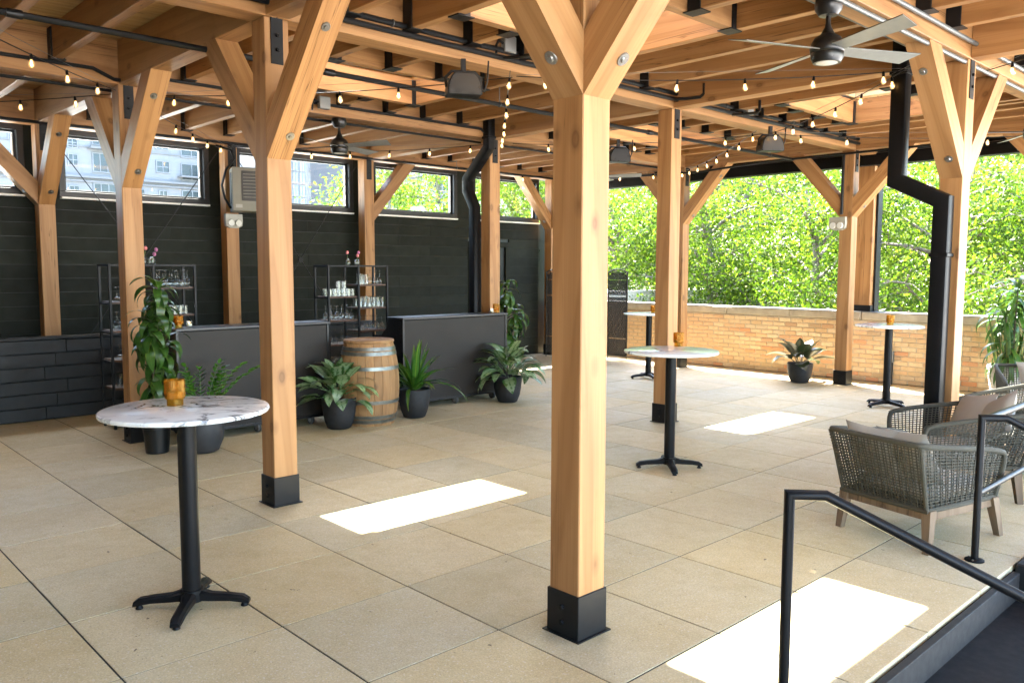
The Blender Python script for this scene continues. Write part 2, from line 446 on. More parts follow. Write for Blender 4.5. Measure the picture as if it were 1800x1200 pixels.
    def prism(s, poly, axis_vec, M=None):
        a = Vector(axis_vec); n = len(poly)
        vs = [Vector(p) for p in poly] + [Vector(p) + a for p in poly]
        fs = [tuple(range(n))[::-1], tuple(range(n, 2 * n))] + [(i, (i + 1) % n, (i + 1) % n + n, i + n) for i in range(n)]
        return s.add(vs, fs, M)
    def mesh(s, name, mat, smooth=True, ang=35):
        me = bpy.data.meshes.new(name); me.from_pydata(s.v, [], s.f); me.update()
        if mat: me.materials.append(MATS[mat])
        if smooth:
            me.polygons.foreach_set('use_smooth', [True] * len(me.polygons))
            try: me.set_sharp_from_angle(angle=math.radians(ang))
            except Exception: pass
        return me

def link(name, me, parent=None, loc=(0, 0, 0), M=None):
    o = bpy.data.objects.new(name, me); COL.objects.link(o)
    if parent is not None: o.parent = parent
    if M is not None: o.matrix_local = M
    else: o.location = loc
    return o
def part(name, mb, mat, parent, loc=(0, 0, 0), M=None, smooth=True, label=None):
    o = link(name, mb.mesh(name, mat, smooth), parent, loc, M)
    if label: o['label'] = label
    return o
def tag(o, label, cat, group=None):
    o['label'] = label; o['category'] = cat
    if group: o['group'] = group
    return o
def thing(name, label, cat, loc=(0, 0, 0), rz=0.0, group=None):
    o = bpy.data.objects.new(name, None); COL.objects.link(o); o.empty_display_size = .1
    o.location = loc; o.rotation_euler = (0, 0, rz)
    return tag(o, label, cat, group)
def struct(name, mb, mat, smooth=True):
    o = link(name, mb.mesh(name, mat, smooth)); o['kind'] = 'structure'; return o
def dup(root, loc=None, rz=None, label=None, group=None):
    r = root.copy(); COL.objects.link(r)
    if loc is not None: r.location = loc
    if rz is not None: r.rotation_euler = (0, 0, rz)
    if label: r['label'] = label
    if group: r['group'] = group
    for ch in list(root.children):
        c = ch.copy(); COL.objects.link(c); c.parent = r
        for g in list(ch.children):
            d = g.copy(); COL.objects.link(d); d.parent = c
    return r
def frame_z(p0, d, side=None):
    """matrix whose Z runs along d from p0"""
    z = Vector(d).normalized()
    x = Vector(side) if side is not None else (Vector((0, 0, 1)).cross(z) if abs(z.z) < .95 else Vector((1, 0, 0)))
    x = (x - z * x.dot(z)).normalized(); y = z.cross(x)
    M = Matrix((x, y, z)).transposed().to_4x4(); M.translation = Vector(p0)
    return M
_tc = {}
def timber(name, p0, p1, w, h, parent, mat='fir', ch=.004, side=None):
    """a sawn member from p0 to p1; w across (side), h the other way; its grain runs along local Z"""
    p0 = Vector(p0); p1 = Vector(p1); L = (p1 - p0).length
    key = (round(w, 4), round(h, 4), round(L, 3), mat, ch)
    if key not in _tc:
        _tc[key] = MB().box((0, 0, L / 2), (w, h, L), ch).mesh('timber', mat, False)
    global LAST_M
    LAST_M = frame_z(p0, p1 - p0, side)
    return link(name, _tc[key], parent, M=LAST_M)

# ------------------------------------------------------------------ grid of the pavilion
XC = [-1.94, 2.93, 7.80, 12.40]
YR = [-3.43, -0.40, 2.63, 5.66, 8.70, 11.75]
ZB, ZJ, ZD = 3.55, 3.68, 3.972
CW = .19

# ------------------------------------------------------------------ ground, terrace, pavers, stairs
g = MB().box((0, 0, -4.0), (900, 900, 1.0)); struct('ground', g, 'plaza')
X0P, Y0P, PV = 1.1228, 5.1771, .762
EDGE_Y = 1.42
STX0, STX1 = 2.78, 5.46
slab = MB()
slab.box((4.6, 7.0, -.6035), (17.0, 11.0, 1.2))           # main slab under the pavers (y 1.5 - 12.5)
slab.box((.14, -1.06, -.6035), (5.28, 5.1, 1.196))       # the part the camera stands on
floor = struct('terrace_floor', slab, 'joint_sand')
pv_cache = {}
def paver(x0, x1, y0, y1):
    gap = .0045
    sx, sy = x1 - x0 - 2 * gap, y1 - y0 - 2 * gap
    k = (round(sx, 3), round(sy, 3))
    if k not in pv_cache: pv_cache[k] = MB().box((0, 0, -.018), (sx, sy, .036), .0016).mesh('paver', 'paver', False)
    o = link('paver', pv_cache[k], floor, ((x0 + x1) / 2, (y0 + y1) / 2, rnd.uniform(-.0012, .0012)))
    o.rotation_euler = (0, 0, rnd.choice((0, PI)) if abs(sx - sy) > .01 else rnd.choice((0, PI / 2, PI, -PI / 2)))
    return o
for i in range(-4, 16):
    for j in range(-2, 10):
        x0 = X0P + i * PV; y0 = Y0P - .762 * 5 + j * PV   # row 0 starts at 1.367
        if i < -1 and j < 1: continue
        if i < -2 and j > 7: continue
        x1, y1 = min(x0 + PV, 12.99), y0 + PV
        if x0 > 12.8: continue
        if y1 > 12: y1 = 12.0
        if x0 >= STX0 - .8:
            if y0 < 1.3:
                if x0 + PV > STX0: continue
            y0 = max(y0, EDGE_Y if x0 + PV > STX0 else y0)
        paver(x0, x1, y0, y1)
# last row under the back wall line
for i in range(-4, 16):
    x0 = X0P + i * PV
    if x0 < 12.8: paver(x0, min(x0 + PV, 12.99), Y0P - .762 * 5 + 10 * PV, Y0P - .762 * 5 + 14 * PV)
st = thing('stone_stairs', 'dark stone stairs dropping from the terrace edge between the handrails', 'stairs', ((STX0 + STX1) / 2, EDGE_Y, 0))
for k in range(7):
    y = -.05 - k * .33
    up = .02 if k == 0 else 0.0     # the top riser laps the slab edge
    part('riser', MB().box((0, y + .02, -.17 * k - .124 + up / 2), (STX1 - STX0, .04, .172 + up), .003), 'step_stone', st)
    part('tread', MB().box((0, y - .16, -.17 * (k + 1) - .028), (STX1 - STX0, .35, .05), .006), 'step_tread', st)
lt = part('step_light', MB().box((.42, -.05 - .33 - .012, -.17 - .09), (.15, .02, .075), .004), 'galvanised', st)
part('lens', MB().box((.42, -.05 - .33 - .024, -.17 - .09), (.12, .006, .05), .002), 'lens_white', lt)
kb = MB().box((9.0, 1.16, -.62), (7.0, .5, 1.28), .01)
tag(struct('planter_curb', kb, 'step_stone'), 'low black stone curb beside the stairs under the guard rail', 'curb')
bpy.data.objects['planter_curb'].pop('kind')
lw_ = MB().box((6, -8, -1.45), (60, 14, .2)); struct('lower_plaza', lw_, 'plaza')

# ------------------------------------------------------------------ timber posts
def bolt_mesh():
    m = MB(); m.lathe([(.0, .014), (.013, .014), (.017, .009), (.017, .005), (.031, .005), (.033, 0), (.033, -.01)], 18); return m.mesh('bolt', 'bolt_metal')
BOLT = bolt_mesh()
BLACKBOLT = MB().lathe([(0, .014), (.012, .014), (.014, .01), (.014, .0), (.014, -.01)], 6).mesh('bolt', 'black_satin', True)
bz = [.095, .96]
def brace_mesh():
    th = math.atan2(.99, bz[1] - bz[0]); t = .186
    poly = [(bz[0] - .006, 2.553), (bz[1] + .005, 3.556), (bz[1] - t / math.sin(th) + .005, 3.556), (bz[0] - .006, 2.553 + t / math.cos(th))]
    d = Vector((math.cos(th), 0, math.sin(th)))
    M = frame_z((bz[0], 0, 2.6), d, (0, 1, 0)); Mi = M.inverted()
    mb = MB().prism([Mi @ Vector((p[0], -.093, p[1])) for p in poly][::-1], Mi.to_3x3() @ Vector((0, .186, 0)))
    return mb.mesh('brace', 'fir', False), M, th
BRACE, BRACE_M, BRACE_TH = brace_mesh()
def add_brace(root, az):
    M = Matrix.Rotation(az, 4, 'Z') @ BRACE_M
    b = link('brace', BRACE, root, M=M)
    # washers let into the outer face, near both ends
    th = BRACE_TH
    nrm = Vector((math.sin(th), 0, -math.cos(th))); d = Vector((math.cos(th), 0, math.sin(th)))
    for (dist, off) in ((.20, .02), (1.05, -.01)):
        p = Vector((bz[0], 0, 2.56)) + d * dist + nrm * .001 + Vector((0, off, 0))
        Mb = frame_z(p, nrm, (0, 1, 0))
        link('bolt', BOLT, b, M=BRACE_M.inverted() @ Mb)
def post(x, y, label, braces=(), base=True, z0=.0, top=ZB, plate=True, group='timber posts of the pavilion', shoe_h=.215):
    t = thing('timber_post', label, 'post', (x, y, 0), 0, group)
    timber('shaft', (0, 0, z0 + .02), (0, 0, top), CW, CW, t, ch=.005)
    if base:
        s = part('base_shoe', MB().box((0, 0, z0 + shoe_h / 2 + .004), (CW + .018, CW + .018, shoe_h), .003).box((0, 0, z0 + .004), (CW + .05, CW + .05, .006)), 'black_steel', t)
        for zz in (.07, .145):
            link('bolt', BLACKBOLT, s, M=frame_z((-CW / 2 - .009, 0, z0 + zz), (-1, 0, 0)))
    if plate:
        for sy in (-1, 1):
            p = part('connector_plate', MB().box((0, sy * (CW / 2 + .004), top - .14), (.095, .008, .36), .001), 'black_steel', t)
            for zz in (-.22, -.12): link('bolt', BLACKBOLT, p, M=frame_z((0, sy * (CW / 2 + .008), top + zz), (0, sy, 0)))
    for a in braces: add_brace(t, a)
    return t
pY, mY, pX, mX = PI / 2, -PI / 2, 0, PI
post(2.93, 2.63, 'nearest timber post, standing in the foreground on a black steel shoe', (mX, mY))
post(2.93, 5.66, 'braced timber post just right of the front marble table', (pY, mY))
post(2.93, 8.70, 'braced timber post behind the tall bushy plant at left', (pY, mY))
post(2.93, 11.75, 'timber post against the dark wall above the black plank wall at far left', (mY, mX))
post(5.37, 11.75, 'timber post against the dark wall beside the heater', ())
post(7.75, 11.75, 'timber post against the dark wall behind the middle glass rack', (pX,))
post(12.2, 11.75, 'corner timber post next to the woven screen', (mX, mY))
post(7.80, 8.70, 'plain timber post with a black downpipe behind the right bar', ())
post(7.80, 5.66, 'plain timber post behind the middle marble table', ())
post(7.80, 2.63, 'braced timber post with a black downpipe behind the lounge chairs', (pX, mX))
post(12.40, 8.70, 'far timber post hidden behind the plain post at the brick wall', (pY, mY))
post(12.40, 5.66, 'braced timber post by the brick wall carrying an emergency light', (pY, mY))
post(12.40, 2.63, 'far right timber post of the brick wall row, only its brace in view', (pY, mY))
# post standing on the parapet
t = thing('parapet_post', 'broad timber post standing on top of the brick wall', 'post', (13.24, 5.78, 1.10))
timber('shaft', (0, 0, .06), (0, 0, 2.9), .22, .36, t, ch=.006, side=(1, 0, 0))
part('base_shoe', MB().box((0, 0, .05), (.25, .40, .10), .004), 'black_steel', t)
for s in (-1, 1): part('steel_flange', MB().box((.06, s * .205, 1.35), (.16, .03, 2.7), .003), 'black_steel', t)

# ------------------------------------------------------------------ roof
roof = thing('pavilion_roof', 'open timber roof of beams, joists and boards with skylight wells', 'roof', (0, 0, ZB))
def rp(p): return (p[0], p[1], p[2] - ZB)
XL, XR_ = -2.3, 13.30
for y in YR[1:]:
    for a, b in zip([XL] + XC[1:], XC[1:] + [XR_]):
        timber('beam', rp((a + .002, y, ZB + .2095)), rp((b - .002, y, ZB + .2095)), .22 if y < 11 else .17, .417, roof, side=(0, 1, 0))
for x in XC[1:]:
    for a, b in zip(YR[1:-1], YR[2:]):
        timber('girder', rp((x, a + .112, ZB + .210)), rp((x, b - .112, ZB + .210)), .185, .41, roof, side=(1, 0, 0))
HANG = MB().box((0, .03, .148), (.116, .11, .275), .002).box((0, .02, .004), (.13, .16, .008)).mesh('hanger', 'black_steel', False)
JW, JH = .088, ZD - ZJ - .003
WX = {1: (4.13, 5.93), 2: (9.0, 10.8), 0: (-.72, 1.06)}
WELLS = []
def joist(x, ya, yb, hang=(True, True)):
    j = timber('joist', rp((x, ya, ZJ + JH / 2)), rp((x, yb, ZJ + JH / 2)), JW, JH, roof, side=(1, 0, 0))
    Mi = LAST_M.inverted()
    for f, y, az in ((hang[0], ya + .026, PI), (hang[1], yb - .026, 0)):
        if f: link('hanger', HANG, j, M=Mi @ (Matrix.Translation(Vector(rp((x, y, ZJ - .010)))) @ Matrix.Rotation(az + PI, 4, 'Z')))
for bi, (ya, yb) in enumerate(zip(YR[1:-1], YR[2:])):
    last = (bi == 3)
    a, b = ya + .112, yb - (.112 if not last else .087)
    wy0, wy1 = ya + 1.15, ya + 2.27
    for xi in range(3):
        x0, x1 = (XC[xi], XC[xi + 1])
        n = 8; st_ = (x1 - x0) / n
        wx = WX[xi]
        if not last: WELLS.append((wx[0], wx[1], wy0, wy1))
        xs = [x0 + st_ * k - .04 for k in range(1, n)]
        for x in xs:
            inside = (wx[0] - .06 < x < wx[1] + .06) and not last
            if not inside: joist(x, a, b)
            elif abs(x - wx[0]) < .16 or abs(x - wx[1]) < .16: continue
            else:
                joist(x, a, wy0 - .092); joist(x, wy1 + .092, b)
        if not last:
            for x in (wx[0] - JW / 2, wx[1] + JW / 2): joist(x, a, b)
            for y, s in ((wy0 - .045, -1), (wy1 + .045, 1)):
                h = timber('header', rp((wx[0] + .002, y, ZJ + JH / 2 - .001)), rp((wx[1] - .002, y, ZJ + JH / 2 - .001)), .088, JH, roof, side=(0, 1, 0))
                Mi = LAST_M.inverted()
                for x, az in ((wx[0] + .026, PI / 2), (wx[1] - .026, -PI / 2)):
                    link('hanger', HANG, h, M=Mi @ (Matrix.Translation(Vector(rp((x, y, ZJ - .012)))) @ Matrix.Rotation(az, 4, 'Z')))
    # outer overhang joists
    for k in range(1, 3):
        joist(XC[3] + .36 * k, a, b)
# roof boards running along X, cut round the wells
bw = .142; y = -3.2; k = 0
while y < 12.55:
    y1 = y + bw
    segs = [(XL, XR_)]
    for (wx0, wx1, wy0, wy1) in WELLS:
        if y1 > wy0 + .001 and y < wy1 - .001:
            ns = []
            for (s0, s1) in segs:
                if wx1 <= s0 or wx0 >= s1: ns.append((s0, s1))
                else: ns += [(s0, wx0), (wx1, s1)]
            segs = ns
    if len(segs) == 1:
        c = 3.2 + 2.1 * ((k * 7) % 4); segs = [(XL, c), (c, XR_)]
    for s0, s1 in segs:
        if s1 - s0 > .1: timber('roof_board', rp((s0 + .001, y + bw / 2, ZD + .02)), rp((s1 - .001, y + bw / 2, ZD + .02)), bw - .005, .036, roof, 'deck_wood', .003, side=(0, 1, 0))
    y += bw; k += 1
# skylight linings, panes and the roof build-up
ZT = 4.54
for (wx0, wx1, wy0, wy1) in WELLS:
    for (p0, p1) in (((wx0, wy0), (wx1, wy0)), ((wx1, wy1), (wx0, wy1)), ((wx0, wy1), (wx0, wy0)), ((wx1, wy0), (wx1, wy1))):
        d = Vector((p1[0] - p0[0], p1[1] - p0[1], 0)).normalized(); nn = Vector((d.y, -d.x, 0)) * .014
        timber('well_lining', rp((p0[0] + nn.x, p0[1] + nn.y, (ZD + ZT) / 2 + .03)), rp((p1[0] + nn.x, p1[1] + nn.y, (ZD + ZT) / 2 + .03)), ZT - ZD, .022, roof, 'skylit_wood', .002, side=(0, 0, 1))
    gl = part('skylight_pane', MB().box(((wx0 + wx1) / 2, (wy0 + wy1) / 2, ZT + .065 - ZB), (wx1 - wx0 + .05, wy1 - wy0 + .05, .012)), 'pane_glass', roof, smooth=False)
    fr = MB()
    for s in (-1, 1):
        fr.box((wx0 - .035 if s < 0 else wx1 + .035, (wy0 + wy1) / 2, ZT + .06 - ZB), (.06, wy1 - wy0 + .13, .05))
        fr.box(((wx0 + wx1) / 2, wy0 - .035 if s < 0 else wy1 + .035, ZT + .061 - ZB), (wx1 - wx0 + .01, .06, .05))
    part('frame', fr, 'white_sill', gl, smooth=False)
mem = MB()
xs = sorted({XL, XR_} | {w[0] - .03 for w in WELLS} | {w[1] + .03 for w in WELLS})
ys = sorted({-3.25, 12.55} | {w[2] - .03 for w in WELLS} | {w[3] + .03 for w in WELLS})
for i in range(len(xs) - 1):
    for j in range(len(ys) - 1):
        cx, cy_ = (xs[i] + xs[i + 1]) / 2, (ys[j] + ys[j + 1]) / 2
        if any(w[0] < cx < w[1] and w[2] < cy_ < w[3] for w in WELLS): continue
        mem.box((cx, cy_, ZD + .042 + .24 - ZB), (xs[i + 1] - xs[i], ys[j + 1] - ys[j], .48))
part('roof_build_up', mem, 'membrane', roof, smooth=False)
# ------------------------------------------------------------------ shade housing along the parapet side
t = thing('shade_housing', 'long black roller shade housing under the eave above the brick wall', 'shade', (13.07, 7.5, 3.38))
part('box', MB().box((.06, .2, .10), (.20, 9.8, .18), .006), 'black_satin', t)
part('box', MB().box((.10, .2, .245), (.16, 9.8, .10), .006), 'black_satin', t)
for zz, xx in ((.195, -.02), (.305, .0)): part('rail', MB().box((xx + .02, .2, zz), (.05, 9.8, .012), .003), 'galvanised', t)
part('fascia', MB().box((.05, .2, .335 + .06), (.06, 9.8, .12), .004), 'fir', t)

# ------------------------------------------------------------------ back wall with clerestory windows
WY = 11.95
wall = thing('siding_wall', 'dark green lap siding wall along the back with a row of high windows', 'wall', (0, WY, 0))
WIN = [(.9, 2.70), (3.24, 5.10), (5.66, 7.57), (8.10, 9.83), (10.36, 12.0)]
part('wall_core', MB().box((4.9, .165, 1.36), (15.2, .14, 2.70)), 'bar_trim', wall, smooth=False)
nb = 15; bh = 2.70 / nb
for r in range(nb):
    cuts = [-2.4, 1.2 + .9 * (r % 3), 4.6 + 1.1 * ((r * 2) % 3), 8.6 + .7 * (r % 2), 12.1]
    if r < 12: # door opening
        pass
    for a, b in zip(cuts, cuts[1:]):
        segs = [(a, b)]
        if r < 13:
            ns = []
            for s0, s1 in segs:
                d0, d1 = 10.20, 11.27
                if s1 <= d0 or s0 >= d1: ns.append((s0, s1))
                else:
                    if s0 < d0: ns.append((s0, d0))
                    if s1 > d1: ns.append((d1, s1))
            segs = ns
        for s0, s1 in segs:
            L = s1 - s0 - .003; z = r * bh
            mb = MB().prism([(-L / 2, .0, 0), (-L / 2, -.024, 0), (-L / 2, -.020, bh - .0045), (-L / 2, .0, bh - .0045)][::-1], (L, 0, 0))
            link('siding_board', mb.mesh('siding_board', 'siding', False), wall, ((s0 + s1) / 2, .09, z + .01))
# piers and trim between windows
xs_ = [-2.4] + [v for w in WIN for v in w] + [12.1]
for i in range(0, len(xs_), 2):
    a, b = xs_[i], xs_[i + 1]
    part('pier', MB().box(((a + b) / 2, .14, 3.2), (b - a - .10, .16, 1.0)), 'siding', wall, smooth=False)
part('head_trim', MB().box((4.9, .13, 3.63), (15.2, .17, .09)), 'window_frame', wall, smooth=False)
for i, (a, b) in enumerate(WIN):
    z0, z1 = 2.77, 3.50
    fr = MB()
    fw = .075
    for (xa, xb, za, zb) in ((a - fw, b + fw, z1, z1 + fw), (a - fw, b + fw, z0 - fw, z0), (a - fw, a, z0 - .001, z1 + .001), (b, b + fw, z0 - .001, z1 + .001)):
        fr.box(((xa + xb) / 2, .10, (za + zb) / 2), (xb - xa, .15, zb - za), .004)
    w = part('window', fr, 'window_frame', wall)
    fi = MB(); f2 = .028
    for (xa, xb, za, zb) in ((a + .002, b - .002, z1 - f2, z1 - .002), (a + .002, b - .002, z0 + .002, z0 + f2), (a + .002, a + f2, z0 + f2, z1 - f2), (b - f2, b - .002, z0 + f2, z1 - f2)):
        fi.box(((xa + xb) / 2, .12, (za + zb) / 2), (xb - xa, .05, zb - za), .003)
    part('sash', fi, 'window_frame', w)
    part('glazing_bead', MB().box((b - .036, .115, (z0 + z1) / 2), (.014, .03, z1 - z0 - .07)), 'white_sill', w)
    part('pane', MB().box(((a + b) / 2, .13, (z0 + z1) / 2), (b - a - .02, .006, z1 - z0 - .02)), 'pane_glass', w, smooth=False)
    part('sill', MB().box(((a + b) / 2, .03, z0 - fw - .014), (b - a + .12, .10, .024), .003), 'white_sill', w)
# door in the siding
dr = part('door', MB().box((10.96, .135, 1.10), (.62, .04, 2.14), .004), 'black_satin', wall)
fr = MB()
for (xa, xb, za, zb) in ((10.20, 11.27, 2.18, 2.28), (10.20, 10.62, 0, 2.179), (11.17, 11.27, 0, 2.179)):
    fr.box(((xa + xb) / 2, .085, (za + zb) / 2), (xb - xa - .002, .07, zb - za), .004)
part('door_frame', fr, 'siding', dr)
part('handle', MB().box((10.70, .08, 1.02), (.03, .06, .12), .006), 'bolt_metal', dr)
# cross bracing rods in the two bays
for (xa, xb) in ((3.05, 5.25), (5.50, 7.62)):
    t = thing('bracing_rods', 'thin black cross rods on the dark wall ' + ('left of the heater' if xa < 4 else 'right of the heater'), 'rods', ((xa + xb) / 2, 11.83, 0))
    h = (xb - xa) / 2
    for s, dy in ((1, 0), (-1, .016)):
        part('rod', MB().tube([(-h * s, dy, 3.45), (h * s, dy, .35)], .007, 6), 'black_steel', t)
    part('turnbuckle', MB().lathe([(.02, -.012), (.04, -.01), (.04, .01), (.02, .012)], 16, M=Matrix.Translation((0, 0, 1.9)) @ Matrix.Rotation(PI / 2, 4, 'X')), 'black_steel', t)

# unseen wall added behind the camera's left shoulder to block light from the left
sw = thing('light_blocking_wall', 'unseen dark wall added to block light from the left side of the terrace', 'wall', (-2.45, 4.5, 0))
part('wall_core', MB().box((0, 0, 2.1), (.2, 16.0, 4.2)), 'siding', sw, smooth=False)
# low plank wall
lw = thing('plank_wall', 'low black plank wall with a flat cap along the back of the terrace', 'wall', (0, 10.57, 0))
for r in range(6):
    h = .152; z = .012 + r * .155
    cuts = [-2.4, .6 + .5 * (r % 2), 2.55 + .12 * (r % 3), 5.2 + .4 * (r % 2), 7.1]
    for a, b in zip(cuts, cuts[1:]):
        link('plank', MB().box((0, 0, 0), (b - a - .004, .03, h - .006 - rnd.uniform(0, .006)), .004).mesh('plank', 'black_plank', False), lw, ((a + b) / 2, .016 + rnd.uniform(-.003, .003), z + h / 2))
part('cap', MB().box((2.35, .06, .958), (9.5, .17, .03), .004), 'black_plank', lw)
part('backing', MB().box((2.35, .075, .47), (9.5, .05, .93)), 'black_plank', lw, smooth=False)

# ------------------------------------------------------------------ brick parapet
PX0 = 13.0
par = thing('brick_parapet', 'waist high tan brick wall with stone coping along the open side', 'wall', (PX0, 7.0, 0))
part('core', MB().box((.154, .5, .49), (.332, 11.2, .95)), 'mortar', par, smooth=False)
BL, BH, MT = .205, .062, .011
bm = [MB().box((0, 0, 0), (.05, BL + dx, BH + dz), .006).mesh('brick', 'brick', False) for dx, dz in ((0, 0), (-.006, -.003), (.003, .001), (-.012, .002))]
bstuff = MB(); cells = []
rows = 13
for r in range(rows):
    z = .008 + r * (BH + MT) + BH / 2
    y = -5.0 + (0 if r % 2 else (BL + MT) / 2)
    while y < 6.0:
        cells.append((y + BL / 2, z)); y += BL + MT
def bdist(c): return abs(c[0] + 7.0 - 5.3) + .02 * rnd.random()
vis = [c for c in cells if 3.3 < c[0] + 7 < 10.2]
vis.sort(key=bdist); keep = set(vis[:300])
for c in cells:
    dx = rnd.uniform(-.004, .005)
    if c in keep:
        o = link('brick', rnd.choice(bm), par, (dx + .003, c[0], c[1])); o.rotation_euler = (rnd.uniform(-.012, .012), 0, rnd.uniform(-.01, .01))
    else: bstuff.box((dx + .003, c[0], c[1]), (.05, BL - rnd.uniform(0, .01), BH - rnd.uniform(0, .004)), .005)
o = part('brick_remainder', bstuff, 'brick', par, smooth=False); o['kind'] = 'stuff'
y = -5.0
while y < 6.0:
    L = 1.22; part('coping_stone', MB().box((.165, y + L / 2, 1.035), (.40, L - .008, .125), .012), 'coping_stone', par); y += L
for yy in (-4.2, -1.1, 1.9): part('metal_flashing', MB().box((.15, yy + .8, 1.1005), (.36, 2.6, .004)), 'galvanised', par, smooth=False)

# ------------------------------------------------------------------ downpipes
def sq_pipe(name, label, pts, w, loc):
    t = thing(name, label, 'downpipe', loc)
    mb = MB(); mb.tube(pts, w * .72, 4, True)
    # rounded square section: 12 sided profile scaled
    part('pipe', mb, 'black_satin', t)
    return t
def pipe_sq(label, segs, w, loc, collars):
    t = thing('downpipe', label, 'downpipe', loc, 0, 'black downpipes on the posts')
    V = [Vector(p) for p in segs]
    mb = MB(); n = 12
    prof = []
    r = w / 2
    for (cx, cy_) in ((1, 1), (-1, 1), (-1, -1), (1, -1)):
        for k in range(3):
            a = {(1, 1): 0, (-1, 1): PI / 2, (-1, -1): PI, (1, -1): 1.5 * PI}[(cx, cy_)] + k * PI / 4
            prof.append((cx * (r - .025) + .025 * math.cos(a), cy_ * (r - .025) + .025 * math.sin(a)))
    rings = []
    for i, p in enumerate(V):
        a = (V[i] - V[i - 1]).normalized() if i > 0 else (V[1] - V[0]).normalized()
        b = (V[i + 1] - V[i]).normalized() if i < len(V) - 1 else a
        t_ = (a + b).normalized(); k = 1 / max(.4, a.dot(t_))
        x = Vector((1, 0, 0)); x = (x - t_ * x.dot(t_)).normalized(); yv = t_.cross(x)
        rings.append([p + x * q[0] + yv * q[1] * k for q in prof])
    vs = [q for rg in rings for q in rg]; fs = []
    for i in range(len(V) - 1):
        for j in range(n): fs.append((i * n + j, i * n + (j + 1) % n, (i + 1) * n + (j + 1) % n, (i + 1) * n + j))
    mb.add(vs, fs); part('pipe', mb, 'black_satin', t)
    for (c) in collars:
        part('collar', MB().box(c, (w + .016, w + .016, .035), .006), 'black_satin', t)
    return t
pipe_sq('black square downpipe bending in to the post behind the lounge chairs', [(0, .42, 3.9), (0, .42, 2.56), (0, .02, 2.36), (0, .02, .0)], .14, (7.62, 2.63, 0), [(0, .42, 3.5), (0, .02, 1.9)])
pipe_sq('black square downpipe with a cranked elbow on the post behind the right bar', [(0, -.17, 3.9), (0, -.17, 3.42), (-.0, .28, 3.02), (0, .28, 2.86), (0, .13, 2.62), (0, .13, 0)], .13, (7.62, 8.70, 0), [(0, -.17, 3.55)])

# ------------------------------------------------------------------ pipes and conduits under the roof
def run(label, pts, r, mat='black_pipe', cat='pipe', group='pipes under the roof', rods=(), collars=()):
    p0 = Vector(pts[0])
    t = thing('ceiling_pipe', label, cat, p0, 0, group)
    part('pipe', MB().tube([Vector(p) - p0 for p in pts], r, 10), mat, t)
    for x, y, z in rods:
        part('hanger_rod', MB().tube([(x - p0.x, y - p0.y, z - p0.z), (x - p0.x, y - p0.y, ZJ + .02 - p0.z)], .005, 6), 'galvanised', t)
        part('hanger_ring', MB().tube([(x - p0.x, y - p0.y + (r + .004) * math.cos(a), z - p0.z + (r + .004) * math.sin(a)) for a in [2 * PI * k / 12 for k in range(12)]], .004, 5, closed=True), 'galvanised', t)
    for (x, y, z) in collars:
        part('collar', MB().lathe([(r * 1.25, -.05), (r * 1.35, -.04), (r * 1.35, .04), (r * 1.25, .05)], 14, M=Matrix.Translation(Vector((x, y, z)) - p0) @ Matrix.Rotation(PI / 2, 4, 'Y')), mat, t)
    return t
run('long black sprinkler pipe slung below the joists across the room', [(-1.5, 6.55, 3.5), (13.0, 6.55, 3.5)], .024, rods=[(3.55, 6.55, 3.5), (6.0, 6.55, 3.5), (7.05, 6.55, 3.5), (9.2, 6.55, 3.5), (11.6, 6.55, 3.5)], collars=[(1.5, 6.55, 3.5), (3.95, 6.55, 3.5), (8.6, 6.55, 3.5)])
run('upper of two fat black conduits along the beam over the nearest braced posts', [(-1.5, 5.51, 3.70), (12.3, 5.51, 3.70)], .024, rods=[(3.9, 5.51, 3.70), (6.7, 5.51, 3.7), (8.7, 5.51, 3.7), (10.3, 5.51, 3.7)])
run('lower of two fat black conduits along the beam over the nearest braced posts', [(-1.5, 5.50, 3.635), (12.3, 5.50, 3.635)], .024)
run('upper black conduit along the beam above the bars', [(-1.5, 8.56, 3.66), (2.6, 8.56, 3.66), (2.78, 8.54, 3.58), (3.1, 8.54, 3.58), (3.3, 8.56, 3.66), (7.5, 8.56, 3.66), (7.62, 8.55, 3.58)], .018)
run('lower black conduit along the beam above the bars', [(-1.5, 8.86, 3.53), (2.5, 8.86, 3.53), (13.0, 8.86, 3.53)], .016)
run('black conduit along the head of the high windows', [(-1.5, 11.50, 3.55), (12.2, 11.50, 3.55)], .02, rods=[(6.3, 11.5, 3.55), (9.5, 11.5, 3.55)])
run('grey conduit on the camera side of the top right beam', [(-1.0, 2.48, 3.66), (12.9, 2.48, 3.66)], .018, 'galvanised')
run('grey conduit under the top right beam dipping to the post', [(3.2, 2.56, 3.528), (12.9, 2.56, 3.528)], .018, 'galvanised')
run('black conduit on the far side of the top right beam', [(3.2, 2.80, 3.60), (7.3, 2.80, 3.60)], .018, 'galvanised')
run('black cable loop dipping below the beam at the far timber row', [(12.25, 4.0, 3.50), (12.25, 7.0, 3.50), (12.25, 8.2, 3.44), (12.25, 10.8, 3.5)], .018)
run('black vertical conduit on the post by the brick wall', [(12.295, 5.72, 3.52), (12.285, 5.72, 3.4), (12.285, 5.72, 2.6)], .022)
